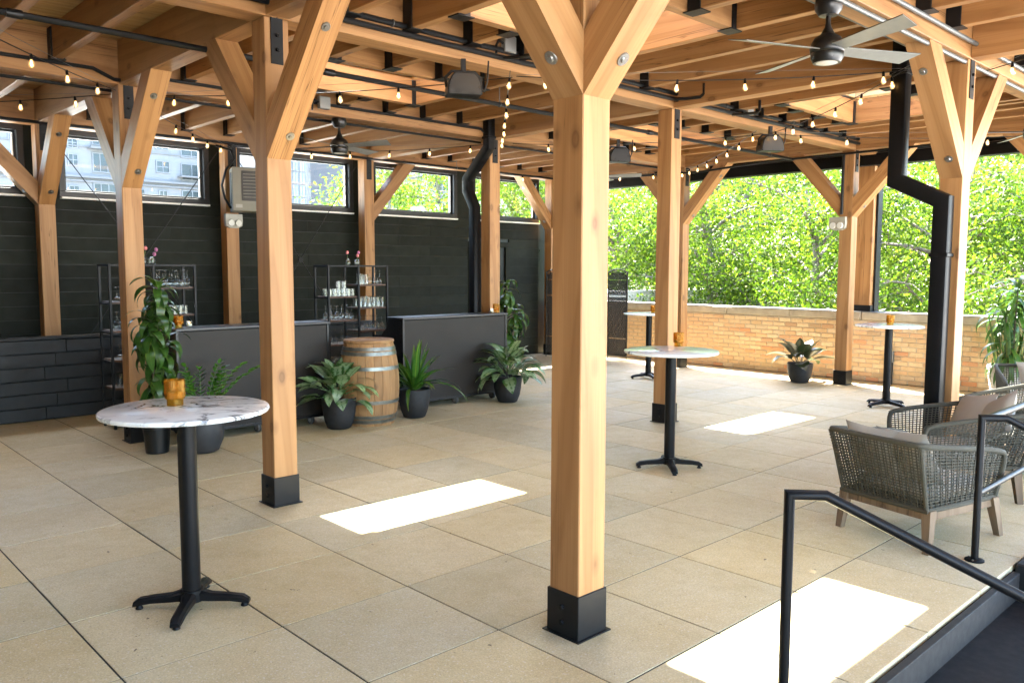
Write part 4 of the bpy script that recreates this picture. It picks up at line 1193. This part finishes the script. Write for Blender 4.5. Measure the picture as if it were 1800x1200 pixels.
DRC = [leaf_mesh('leaf', 'leaf_dracaena', .25 + .03 * k, .034, 1.6 + .35 * k, .25, 8, 'strap', .5, .08) for k in range(3)]
def dracaena(loc, label, heads, seed, pot_prof, pot_mat, soil, meshes, per=26, group='potted plants round the bars', spread=.07, s=1.0):
    r = random.Random(seed)
    t = thing('tall_dracaena', label, 'potted plant', loc, 0, group)
    pot(t, pot_prof, pot_mat, soil, pot_prof[-2][0])
    for (hx, hy, z0, z1) in heads:
        part('cane', MB().tube([(hx * .3, hy * .3, soil - .03), (hx * .7, hy * .7, (soil + z0) / 2), (hx, hy, z1)], [.016, .014, .010], 8), 'cane', t)
        for k in range(per):
            u = k / per; az = k * 2.39996 + r.uniform(-.3, .3)
            z = z0 + (z1 - z0) * (1 - u) + r.uniform(-.02, .02)
            pitch = (1.25 - 1.35 * min(1, u * 2.2)) + r.uniform(-.2, .2)
            put_leaf(t, r.choice(meshes), (hx + .008 * math.cos(az), hy + .008 * math.sin(az), z), az, pitch, s * r.uniform(.8, 1.15), r.uniform(-.3, .3))
    return t
NPOT = [(0, 0), (.098, 0), (.105, .006), (.125, .24), (.132, .245), (.132, .265), (.124, .268), (.118, .23), (0, .22)]
dracaena((2.875, 8.02, 0), 'tall bushy dark green plant in a black nursery pot in front of the left bar', [(.05, .02, 1.28, 1.62), (-.03, -.04, .98, 1.30), (.07, .0, .72, 1.02), (.0, .03, .45, .74)], 4, NPOT, 'nursery_pot', .235, DRC, 36, s=1.15)
dracaena((8.12, 8.72, 0), 'tall plant with two leafy tufts at the right end behind the right bar', [(.02, .0, 1.28, 1.56), (.14, -.04, .95, 1.18), (.06, .0, .72, .86)], 9, NPOT, 'nursery_pot', .235, DRC, 20, s=1.15)
# ZZ plant with arching leaflet stems
ZZL = [leaf_mesh('leaf', 'leaf_zz', .075 + .012 * k, .017, .35, .2, 5, 'ovate') for k in range(2)]
t = thing('feathery_plant', 'bright green plant with arching feathered stems in a round grey pot behind the front table', 'potted plant', (3.21, 7.77, 0), 0, 'potted plants round the bars'); t.scale = (1.15, 1.15, 1.12)
GP = [(0, 0), (.11, 0), (.135, .015), (.17, .10), (.182, .19), (.178, .27), (.170, .30), (.160, .298), (.165, .25), (0, .25)]
pot(t, GP, 'grey_pot', .26, .15)
r = random.Random(12)
for (az, L, lean) in ((-.6, .74, 1.05), (.5, .52, .5), (1.9, .48, .35), (2.8, .50, .5), (4.0, .45, .55), (5.2, .5, .45), (-.2, .55, .7), (3.4, .42, .2), (1.2, .44, .25), (-1.2, .48, .6)):
    pts = []; n = 12; a = lean * .25; p = Vector((.05 * math.cos(az), .05 * math.sin(az), .26))
    for i in range(n + 1):
        pts.append(p.copy()); a += lean * .95 / n
        p = p + Vector((math.cos(az) * math.sin(a), math.sin(az) * math.sin(a), math.cos(a))) * (L / n)
    part('stalk', MB().tube(pts, [.009 - .006 * i / n for i in range(n + 1)], 6), 'stem_green', t)
    for i in range(3, n + 1):
        d = (pts[i] - pts[i - 1]).normalized()
        for s in (-1, 1):
            put_leaf(t, r.choice(ZZL), pts[i], az + s * (.75 if i < n else .3), .35 + .3 * d.z + r.uniform(-.15, .15), r.uniform(.85, 1.2), s * .3)
# dark rubber-leaf plant by the brick wall
RUB = [leaf_mesh('leaf', 'leaf_rubber', .27 + .05 * k, .082, .35 + .3 * k, .25, 8, 'ovate', .4, .03, .16) for k in range(3)]
t = thing('broad_leaf_plant', 'broad dark leaved plant in a black bowl in front of the brick wall', 'potted plant', (12.08, 6.20, 0), 0, 'potted plants by the brick wall')
pot(t, [(r_0 * 1.12, z_0 * .95) for r_0, z_0 in BOWL], 'charcoal_pot', .28, .175)
r = random.Random(2)
for k in range(19):
    u = k / 19; az = k * 2.39996 + .6; pitch = 1.3 - 1.15 * u + r.uniform(-.12, .12)
    b = (.03 * math.cos(az) + .16 * math.cos(az) * math.cos(pitch), .03 * math.sin(az) + .16 * math.sin(az) * math.cos(pitch), .29 + .16 * math.sin(pitch))
    put_leaf(t, r.choice(RUB), b, az, pitch, r.uniform(.95, 1.35), r.uniform(-.4, .4))
# ribbed white planter with tall plants at the right edge
RIB = [(0, 0), (.20, 0)]
for k in range(14):
    z = .02 + k * .032; rr = .20 + .06 * (k / 13); RIB += [(rr, z), (rr + .008, z + .008), (rr + .008, z + .02), (rr, z + .028)]
RIB += [(.262, .475), (.25, .475), (.245, .42), (0, .41)]
DRP = [leaf_mesh('leaf', 'leaf_drooping', .34 + .06 * k, .02, 1.2 + .4 * k, .25, 8, 'strap', .8) for k in range(3)]
t = dracaena((12.55, 3.42, 0), 'tall drooping green plant in a ribbed white planter at the right edge', [(.0, -.05, 1.25, 1.50), (.08, .1, .95, 1.15), (-.10, -.02, .55, .78)], 21, RIB, 'white_planter', .43, DRP, 44, 'potted plants by the brick wall', s=1.25)
SNK = [leaf_mesh('leaf', 'leaf_snake', .62 + .1 * k, .024, .12, .35, 7, 'strap') for k in range(3)]
r = random.Random(8)
for k in range(22):
    az = k * 2.4; put_leaf(t, r.choice(SNK), (.17 * math.cos(az), .17 * math.sin(az), .43), az, 1.42 + r.uniform(-.12, .1), r.uniform(.7, 1.1), r.uniform(-.5, .5))

# ------------------------------------------------------------------ woven screen
def screen_panel(parent, M, W=.40, H=1.72):
    p = link('screen_panel', None, parent, M=M) if False else None
    fr = MB()
    for xx in (.012, W - .012): fr.box((xx, 0, .06 + (H - .06) / 2), (.024, .03, H - .12), .004)
    arch = [(W * i / 10, 0, H - .03 + .07 * math.sin(PI * i / 10)) for i in range(11)]
    fr.tube(arch, .013, 6); fr.box((W / 2, 0, .09), (W - .05, .026, .026)); 
    for xx in (.012, W - .012): fr.tube([(xx, 0, -.0), (xx, 0, .12)], .007, 6)
    o = part('screen_panel', fr, 'wicker', parent, M=M)
    wv = MB(); nv = 16; nh = 84
    for i in range(nv):
        xx = .03 + (W - .06) * i / (nv - 1); zt = H - .04 + .07 * math.sin(PI * xx / W)
        wv.box((xx, 0, (.1 + zt) / 2), (.008, .006, zt - .1))
    for j in range(nh):
        z = .11 + (H - .13) * j / nh
        ins = .0 if z < H - .06 else .05
        if abs(z - H * .72) < .012 or abs(z - H * .90) < .01 or abs(z - H * .24) < .008: continue
        vs = []; fs = []; n = 2 * nv
        for i in range(n + 1):
            xx = .02 + ins + (W - .04 - 2 * ins) * i / n; yy = .007 * math.sin(PI * (i / 2 + (j // 2) % 2) * 1.0 + PI / 4) * 1.4
            vs += [(xx, yy - .0015, z - .0085), (xx, yy - .0015, z + .0085), (xx, yy + .0015, z + .0085), (xx, yy + .0015, z - .0085)]
        for i in range(n):
            for q in range(4): fs.append((4 * i + q, 4 * i + (q + 1) % 4, 4 * i + 4 + (q + 1) % 4, 4 * i + 4 + q))
        wv.add(vs, fs)
    part('weave', wv, 'wicker', o, smooth=False)
t = thing('woven_screen', 'dark woven folding screen standing in the far corner', 'screen', (11.85, 11.55, 0))
pts = [(0, 0), (.22, -.36), (.26, -.78), (.62, -1.10), (.67, -1.56)]
for a, b in zip(pts, pts[1:]):
    d = Vector((b[0] - a[0], b[1] - a[1], 0)); L = d.length
    screen_panel(t, Matrix.Translation((a[0], a[1], 0)) @ Matrix.Rotation(math.atan2(d.y, d.x), 4, 'Z'), min(.46, L - .01))

# ------------------------------------------------------------------ lounge chairs
def patch(mb, P00, P10, P11, P01, nu, nv, r, bulge=0.0, nrm=(0, 0, 0)):
    """crossed ropes over a quad: nu uprights, nv rails, woven over and under"""
    P00, P10, P11, P01 = (Vector(p) for p in (P00, P10, P11, P01)); nrm = Vector(nrm)
    def P(u, v): return P00 * (1 - u) * (1 - v) + P10 * u * (1 - v) + P11 * u * v + P01 * (1 - u) * v + nrm * bulge * 4 * u * (1 - u)
    N = ((P10 - P00).cross(P01 - P00)).normalized()
    for i in range(nu):
        u = (i + .5) / nu
        mb.tube([P(u, k / 6) + N * r * (.6 if (i % 2) else -.6) for k in range(7)], r, 4, False)
    for j in range(nv):
        v = (j + .5) / nv
        mb.tube([P(k / 8, v) for k in range(9)], r, 4, False)
def make_chair(loc, rz, label, first=[None]):
    if first[0] is not None: return dup(first[0], loc, rz, label)
    t = thing('lounge_chair', label, 'chair', loc, rz, 'woven rope lounge chairs by the stairs')
    # local: +X is forward, footprint about .62 x .66
    hw, bx, fx = .33, -.31, .33
    bt = (-.50, .35, .70); ft = (.40, .36, .60); bb = (-.36, .31, .27); fb = (.36, .31, .27)
    rim = MB()
    path = [(fb[0], fb[1], fb[2]), (ft[0] - .02, ft[1], ft[2] - .06), (ft[0] - .07, ft[1], ft[2]), (bt[0] + .16, bt[1], bt[2] - .02), (bt[0] + .03, bt[1] - .01, bt[2]), (bt[0], bt[1] - .06, bt[2]),
            (bt[0], -bt[1] + .06, bt[2]), (bt[0] + .03, -bt[1] + .01, bt[2]), (bt[0] + .16, -bt[1], bt[2] - .02), (ft[0] - .07, -ft[1], ft[2]), (ft[0] - .02, -ft[1], ft[2] - .06), (fb[0], -fb[1], fb[2])]
    def smooth_path(P, it=2):
        P = [Vector(p) for p in P]
        for _ in range(it):
            Q = [P[0]]
            for a, b in zip(P, P[1:]): Q += [a * .75 + b * .25, a * .25 + b * .75]
            P = Q + [P[-1]]
        return P
    rim.tube(smooth_path(path), .019, 10)
    rim.tube([(fb[0], fb[1], fb[2]), (bb[0], bb[1], bb[2]), (bb[0], -bb[1], bb[2]), (fb[0], -fb[1], fb[2])], .018, 8)
    for s in (-1, 1): rim.tube([(bb[0], s * bb[1], bb[2]), (bt[0] + .02, s * (bt[1] - .02), bt[2] - .01)], .014, 8)
    part('rim', rim, 'rope', t)
    wv = MB()
    patch(wv, (bb[0], bb[1], bb[2]), (bb[0], -bb[1], bb[2]), (bt[0], -bt[1] + .01, bt[2]), (bt[0], bt[1] - .01, bt[2]), 28, 22, .0044)
    part('back_weave', wv, 'rope', t, smooth=False)
    for s in (-1, 1):
        wv = MB()
        patch(wv, (bb[0], s * bb[1], bb[2]), (fb[0], s * fb[1], fb[2]), (ft[0] - .02, s * ft[1], ft[2] - .01), (bt[0] + .01, s * (bt[1] - .005), bt[2] - .01), 28, 19, .0044)
        part('arm_weave', wv, 'rope', t, smooth=False)
    fr = MB()
    fr.box((0, .30, .232), (.66, .035, .055), .004); fr.box((0, -.30, .232), (.66, .035, .055), .004)
    fr.box((-.33, 0, .232), (.035, .56, .055), .004); fr.box((.33, 0, .232), (.035, .56, .055), .004)
    part('seat_frame', fr, 'teak', t)
    part('seat_base', MB().box((0, 0, .268), (.64, .56, .012)), 'rope_dark', t, smooth=False)
    for sx in (-1, 1):
        for s in (-1, 1):
            x0, y0 = (.34 if sx > 0 else -.33), s * .305
            kx, ky = (.07 if sx > 0 else -.03), s * .02
            w0, w1 = .032, .021
            lg = MB()
            vs = [(x0 + i * w0, y0 + j * w0, .272) for i, j in ((-1, -1), (1, -1), (1, 1), (-1, 1))] + [(x0 + kx + i * w1, y0 + ky + j * w1, 0) for i, j in ((-1, -1), (1, -1), (1, 1), (-1, 1))]
            lg.add(vs, [(0, 1, 2, 3), (7, 6, 5, 4), (0, 4, 5, 1), (1, 5, 6, 2), (2, 6, 7, 3), (3, 7, 4, 0)])
            part('leg', lg, 'teak', t, smooth=False)
    part('seat_cushion', cushion_mb(.62, .56, .13, 3), 'cushion', t, M=Matrix.Translation((.02, 0, .345)))
    first[0] = t
    return t
def cushion_mb(W, D, T, e=2, n=14):
    vs = []; fs = []
    for sgn in (1, -1):
        for i in range(n + 1):
            for j in range(n + 1):
                u = i / n * 2 - 1; v = j / n * 2 - 1
                pin = 1 - .10 * (u * u * (1 - v * v) * .6 + v * v * (1 - u * u) * .6)
                h = max(0.0, (1 - abs(u) ** (2.2 * e)) * (1 - abs(v) ** (2.2 * e))) ** .5
                vs.append((u * W / 2 * (1 - .07 * (1 - v * v) * (e < 3)), v * D / 2 * (1 - .07 * (1 - u * u) * (e < 3)), sgn * T / 2 * h))
    k = (n + 1) ** 2
    for i in range(n):
        for j in range(n):
            a = i * (n + 1) + j; q = (a, a + n + 1, a + n + 2, a + 1)
            fs.append(q); fs.append(tuple(p + k for p in q[::-1]))
    return MB().add(vs, fs)
PIL = cushion_mb(.39, .39, .14, 1).mesh('throw_pillow', 'cushion', True, 80)
def pillow(loc, rot, label):
    o = link('throw_pillow', PIL, None, loc); o.rotation_euler = rot
    return tag(o, label, 'pillow', 'grey throw pillows on the lounge chairs')
def chair_set(x, y, deg, label, pl):
    rz = math.radians(deg); make_chair((x, y, 0), rz, label)
    M = Matrix.Translation((x, y, 0)) @ Matrix.Rotation(rz, 4, 'Z')
    for (lx, ly, lz, tilt, yaw, spin, lab) in pl:
        R = M @ Matrix.Translation((lx, ly, lz)) @ Matrix.Rotation(yaw, 4, 'Z') @ Matrix.Rotation(tilt, 4, 'Y') @ Matrix.Rotation(spin, 4, 'Z')
        o = pillow((0, 0, 0), (0, 0, 0), lab); o.matrix_world = R
chair_set(5.76, 2.08, -14, 'nearest woven lounge chair seen from behind, back to the camera', [(-.29, .12, .565, 1.18, .05, .06, 'pale pillow on the left of the nearest lounge chair'), (-.26, -.11, .575, 1.10, -.08, -.04, 'pale pillow on the right of the nearest lounge chair')])
chair_set(7.02, 2.28, 132, 'woven lounge chair behind the nearest one, its arms turned to the bars', [(-.26, .12, .62, 1.1, .0, .6, 'grey pillow standing in the second lounge chair'), (-.20, -.16, .60, 1.0, .15, .2, 'grey pillow lying back in the second lounge chair')])
chair_set(8.35, 2.15, 150, 'third woven lounge chair half hidden behind the second', [(-.26, .05, .60, 1.1, .0, .1, 'grey pillow on the third lounge chair')])
chair_set(10.05, 2.45, 205, 'farthest woven lounge chair below the ribbed planter', [(-.26, .05, .60, 1.1, .0, .1, 'pale pillow on the farthest lounge chair')])

# ------------------------------------------------------------------ handrails
def handrail(p, label, guard=False, drop_only=True):
    t = thing('handrail', label, 'handrail', p, math.radians(41), 'black steel handrails at the stairs')
    r = .0215; H = .885
    pts = [(0, 0, .0), (0, 0, H), (0, -.14, H), (0, -1.9, H - 1.76 * .505), (0, -1.9, -.9 - .15)]
    part('rail', MB().tube(pts[:4], r, 14), 'black_satin', t)
    part('lower_post', MB().tube([(0, -1.86, H - 1.72 * .505 - .01), (0, -1.86, -.96)], r * .95, 12), 'black_satin', t)
    part('flange', MB().lathe([(.0, .0), (.055, .0), (.055, .008), (.03, .016), (.024, .016), (.024, .0)], 24), 'black_satin', t)
    for k in range(3):
        a = k * 2.1 + .4; part('screw', MB().lathe([(0, .018), (.006, .016), (.006, .006)], 8, c=(.042 * math.cos(a), .042 * math.sin(a), 0)), 'bolt_metal', t)
    return t
handrail((3.00, 1.565, 0.001), 'black handrail in the right foreground sloping down the stairs')
handrail((5.43, 1.61, 0.001), 'black handrail on the far side of the stairs beside the nearest chair')
t = thing('guard_rail', 'black pipe guard rail running off to the right beyond the stairs', 'guard rail', (5.47, 1.61, 0))
part('top_rail', MB().tube([(-.02, 0, .87), (6.9, 0, .87)], .0215, 14), 'black_satin', t)
part('mid_rail', MB().tube([(-.02, 0, .42), (6.9, 0, .42)], .018, 12), 'black_satin', t)
for xx in (1.8, 3.5, 5.2, 6.9): part('post', MB().tube([(xx, 0, 0), (xx, 0, .86)], .02, 12), 'black_satin', t)

# outlet post by the wall
t = thing('outlet_post', 'small grey outlet box on a conduit stub against the brick wall', 'outlet', (12.90, 5.13, 0))
part('conduit', MB().tube([(.02, 0, 0), (.02, 0, .34)], .02, 10), 'black_steel', t)
part('conduit', MB().tube([(.02, .055, 0), (.02, .055, .30)], .012, 8), 'galvanised', t)
part('box', MB().box((.02, .02, .43), (.06, .09, .17), .008), 'galvanised', t)

# ------------------------------------------------------------------ trees
def tree(x, y, zg, label, h, cr, seed, mat, nleaf, leaf=.13, zc=None, group='trees beyond the terrace', squash=1.15):
    r = np.random.default_rng(seed); rr = random.Random(seed)
    t = thing('leafy_tree', label, 'tree', (x, y, zg), 0, group)
    tr = MB(); zc = zc if zc is not None else h * .62
    bend = [(rr.uniform(-.3, .3), rr.uniform(-.3, .3)) for _ in range(6)]
    pts = [(bend[i][0] * i / 5, bend[i][1] * i / 5, h * .85 * i / 5) for i in range(6)]
    tr.tube(pts, [.17, .15, .125, .10, .07, .03], 8)
    tips = []
    for k in range(34):
        i0 = rr.uniform(.25, .95); z0 = h * .85 * i0; az = k * 2.4 + rr.uniform(-.4, .4)
        L = cr * rr.uniform(.55, 1.05) * (1.1 - .45 * abs(i0 - .55))
        p = Vector((bend[min(5, int(i0 * 5))][0] * i0, bend[min(5, int(i0 * 5))][1] * i0, z0)); q = [p.copy()]
        el = rr.uniform(.25, .9)
        for s in range(5):
            d = Vector((math.cos(az) * math.cos(el), math.sin(az) * math.cos(el), math.sin(el)))
            p = p + d * (L / 5); q.append(p.copy()); el -= rr.uniform(.05, .3); az += rr.uniform(-.25, .25)
            tips.append(p.copy())
            if s > 1:
                for _ in range(2):
                    a2 = az + rr.uniform(-1.2, 1.2); e2 = rr.uniform(-.4, .6); l2 = L * rr.uniform(.2, .4)
                    e = p + Vector((math.cos(a2) * math.cos(e2), math.sin(a2) * math.cos(e2), math.sin(e2))) * l2
                    tr.tube([p, (p + e) / 2 + Vector((0, 0, .05)), e], [.016, .010, .004], 4, False); tips.append(e); tips.append((p + e) / 2)
        tr.tube(q, [.05 * (1 - s / 7) for s in range(6)], 6, False)
    part('trunk', tr, 'bark', t)
    T = np.array([tuple(p) for p in tips]); idx = r.integers(0, len(T), nleaf)
    c = T[idx] + r.normal(0, 1, (nleaf, 3)) * np.array([.30, .30, .26])
    az = r.uniform(0, 2 * PI, nleaf); el = r.normal(-.55, .45, nleaf)
    d = np.stack([np.cos(az) * np.cos(el), np.sin(az) * np.cos(el), np.sin(el)], 1)
    ro = r.normal(0, 1, (nleaf, 3)); sd = np.cross(d, ro); sd /= np.linalg.norm(sd, axis=1)[:, None] + 1e-9
    L = (leaf * r.uniform(.6, 1.25, nleaf))[:, None]; W = L * .21
    nn = np.cross(sd, d)
    v = np.empty((nleaf, 4, 3)); v[:, 0] = c; v[:, 1] = c + d * L * .45 + sd * W + nn * L * .03; v[:, 2] = c + d * L - nn * L * .1; v[:, 3] = c + d * L * .45 - sd * W + nn * L * .03
    me = bpy.data.meshes.new('crown'); me.vertices.add(nleaf * 4); me.vertices.foreach_set('co', v.ravel().astype(np.float32))
    me.loops.add(nleaf * 4); me.loops.foreach_set('vertex_index', np.arange(nleaf * 4, dtype=np.int32))
    me.polygons.add(nleaf); me.polygons.foreach_set('loop_start', np.arange(0, nleaf * 4, 4, dtype=np.int32))
    at = me.attributes.new('tone', 'FLOAT', 'POINT'); tn = np.clip(r.normal(.5, .25, nleaf) + .18 * np.sin(idx * .37), 0, 1)
    at.data.foreach_set('value', np.repeat(tn, 4).astype(np.float32))
    me.update(); me.validate(); me.materials.append(MATS[mat])
    link('crown', me, t)
    return t
FR = [(18.0, 3.4, 8.2, 'leafy tree filling the view at the right edge beyond the brick wall'),
      (18.4, 6.3, 8.8, 'leafy tree behind the right downpipe beyond the brick wall'),
      (18.1, 9.2, 8.4, 'leafy tree between the two brick side posts'),
      (18.5, 12.0, 8.9, 'leafy tree behind the dark leaved plant beyond the brick wall'),
      (18.1, 14.8, 8.3, 'leafy tree behind the plain post beyond the brick wall'),
      (18.6, 17.8, 8.8, 'leafy tree above the woven screen beyond the brick wall')]
for i, (x, y, h, lab) in enumerate(FR):
    tree(x, y, -3.5, lab, h, 2.6, 40 + i, 'foliage_spring', 24000, .115)
BK = [(23.0, 4.8, 'second row leafy tree at far right behind the front trees'), (23.4, 9.2, 'second row leafy tree right of the parapet post'), (23.0, 13.6, 'second row leafy tree left of the parapet post'), (23.6, 18.2, 'second row leafy tree behind the plain post'), (23.2, 22.6, 'second row leafy tree far behind the woven screen')]
for i, (x, y, lab) in enumerate(BK):
    tree(x, y, -3.5, lab, 10.5, 3.6, 60 + i, 'foliage_deep', 26000, .14)
for i, (x, y, lab) in enumerate([(29.0, 6.5, 'hazy far tree seen through gaps at far right'), (29.5, 12.0, 'hazy far tree seen through gaps right of the parapet post'), (29.0, 17.5, 'hazy far tree seen through gaps left of the parapet post'), (29.5, 23.0, 'hazy far tree seen through gaps behind the plain post'), (29.0, 29.0, 'hazy far tree seen through gaps above the woven screen')]):
    tree(x, y, -3.5, lab, 13.0, 4.6, 100 + i, 'foliage_deep', 20000, .22)
WT = [(13.6, 19.5, 6.3, 'leafy tree low behind the third high window'), (16.2, 20.4, 7.2, 'leafy tree at the right of the third high window'), (18.8, 19.2, 8.8, 'tall leafy tree filling the last high window'), (21.5, 21.5, 9.6, 'leafy tree behind the last high window near the corner')]
for i, (x, y, h, lab) in enumerate(WT):
    tree(x, y, -3.5, lab, h + 3.5 - .6, 2.1, 80 + i, 'foliage_spring', 20000, .13, group='trees behind the high windows')

# ------------------------------------------------------------------ unseen roof added for bounce light, far buildings
nr = MB().box((6, 24, .6), (40, 22, 1.2))  # unseen pale roof, added to bounce sunlight up through the high windows
def facade(name, label, x0, x1, y, z1, mat, wins, trims=(), depth=12):
    t = thing(name, label, 'building', ((x0 + x1) / 2, y, -3.5)); cx = (x0 + x1) / 2
    part('wall', MB().box((0, depth / 2, (z1 + 3.5) / 2), (x1 - x0, depth, z1 + 3.5)), mat, t, smooth=False)
    for (xa, xb, za, zb, gm, mull) in wins:
        w = MB(); fw = .09
        for (a, b, c, d) in ((xa, xb, zb - fw, zb), (xa, xb, za, za + fw), (xa, xa + fw, za + fw, zb - fw), (xb - fw, xb, za + fw, zb - fw)): w.box(((a + b) / 2 - cx, -.05, (c + d) / 2 + 3.5), (b - a, .16, d - c))
        for k in range(1, mull[0]): w.box((xa + (xb - xa) * k / mull[0] - cx, -.04, (za + zb) / 2 + 3.5), (.07, .12, zb - za - .1))
        for k in range(1, mull[1]): w.box(((xa + xb) / 2 - cx, -.035, za + (zb - za) * k / mull[1] + 3.5), (xb - xa - .1, .11, .07))
        o = part('window', w, 'far_frame', t, smooth=False)
        part('pane', MB().box(((xa + xb) / 2 - cx, -.02, (za + zb) / 2 + 3.5), (xb - xa - .1, .06, zb - za - .1)), gm, o, smooth=False)
    for (xa, xb, za, zb, pr_, tm) in trims:
        part('cornice', MB().box(((xa + xb) / 2 - cx, -pr_ / 2, (za + zb) / 2 + 3.5), (xb - xa, pr_, zb - za)), tm, t, smooth=False)
    return t
S = 80 / 11.95
def W1(px0, px1, py0, py1):   # opening read on the high-window plane, carried out to the facade
    return px0 * S, px1 * S, 1.78 + (py0 - 1.78) * S, 1.78 + (py1 - 1.78) * S
wins = []
for (a, b, c, d, m) in ((2.95, 3.08, 3.0, 3.25, (2, 2)), (2.6, 2.74, 3.0, 3.25, (2, 2)), (3.27, 3.40, 3.10, 3.26, (2, 2)), (3.27, 3.40, 3.33, 3.48, (2, 2)), (3.57, 3.86, 3.04, 3.30, (3, 1)), (3.57, 3.86, 2.62, 2.90, (3, 1)), (3.27, 3.40, 2.62, 2.85, (2, 1)), (3.57, 3.86, 3.40, 3.62, (3, 1)),
              (4.40, 4.59, 3.10, 3.27, (2, 2)), (4.40, 4.59, 3.42, 3.6, (2, 2)), (4.43, 4.55, 2.68, 2.86, (2, 2)), (4.15, 4.24, 3.10, 3.27, (1, 2)), (4.15, 4.24, 2.68, 2.86, (1, 2)), (4.75, 5.06, 3.02, 3.26, (2, 1)), (4.75, 5.06, 3.34, 3.52, (2, 1)), (4.75, 5.06, 2.66, 2.88, (2, 1)), (5.3, 5.6, 3.02, 3.26, (2, 1)), (5.3, 5.6, 2.66, 2.88, (2, 1)), (1.0, 1.16, 3.0, 3.25, (2, 2)), (1.5, 1.66, 3.0, 3.25, (2, 2)), (2.0, 2.16, 3.0, 3.25, (2, 2)), (2.0, 2.16, 3.36, 3.6, (2, 2)), (2.6, 2.74, 3.36, 3.6, (2, 2))):
    xa, xb, za, zb = W1(a, b, c, d); wins.append((xa, xb, za, zb, 'far_glass', m))
tr_ = []
for (c, d, p) in ((2.955, 2.985, .5), (2.90, 2.925, .25), (3.36, 3.375, .15)):
    xa, xb, za, zb = W1(.4, 5.55, c, d); tr_.append((xa, xb, za, zb, p, 'facade_trim'))
for (a, b, c, d) in ((4.70, 5.12, 3.055, 3.075), (4.70, 5.12, 2.60, 2.62), (3.52, 3.9, 3.34, 3.37)):
    xa, xb, za, zb = W1(a, b, c, d); tr_.append((xa, xb, za, zb, 1.0, 'facade_trim'))
facade('apartment_building', 'pale apartment block behind the two left high windows', .2 * S, 5.62 * S, 80, 34, 'facade_white', wins, tr_)
S = 115 / 11.95
wins = []
for i in range(7):
    for j in range(5):
        xa, xb, za, zb = W1(6.86 + i * .098, 6.925 + i * .098, 2.44 + j * .235, 2.585 + j * .235); wins.append((xa, xb, za, zb, 'far_glass', (1, 2)))
tr_ = []
for j in range(5):
    xa, xb, za, zb = W1(6.80, 7.75, 2.60 + j * .235, 2.63 + j * .235); tr_.append((xa, xb, za, zb, .5, 'facade_trim'))
facade('office_building', 'white gridded office tower in the second high window right of the braced post', 6.80 * S, 7.78 * S, 115, 48, 'facade_white', wins, tr_)
S = 105 / 11.95; wins = []
for i in range(5):
    for j in range(6):
        xa, xb, za, zb = W1(6.16 + i * .118, 6.27 + i * .118, 2.5 + j * .2, 2.68 + j * .2); wins.append((xa, xb, za, zb, 'far_glass_pale', (2, 1)))
facade('glass_tower', 'pale glass tower beside the braced post in the second high window', 6.1 * S, 6.78 * S, 105, 46, 'facade_trim', wins)
S = 60 / 11.95; wins = []
for (a, b) in ((9.05, 9.16), (9.2, 9.38), (9.42, 9.60), (9.65, 9.85)):
    xa, xb, za, zb = W1(a, b, 3.17, 3.33); wins.append((xa, xb, za, zb, 'far_glass', (2, 1)))
facade('grey_building', 'grey building with dark ribbon windows behind the third high window', 8.2 * S, 11.6 * S, 60, 14, 'facade_grey', wins, [W1(8.2, 9.9, 3.40, 3.44) + (.6, 'facade_trim')])
struct('bounce_roof', nr, 'bounce_roof')
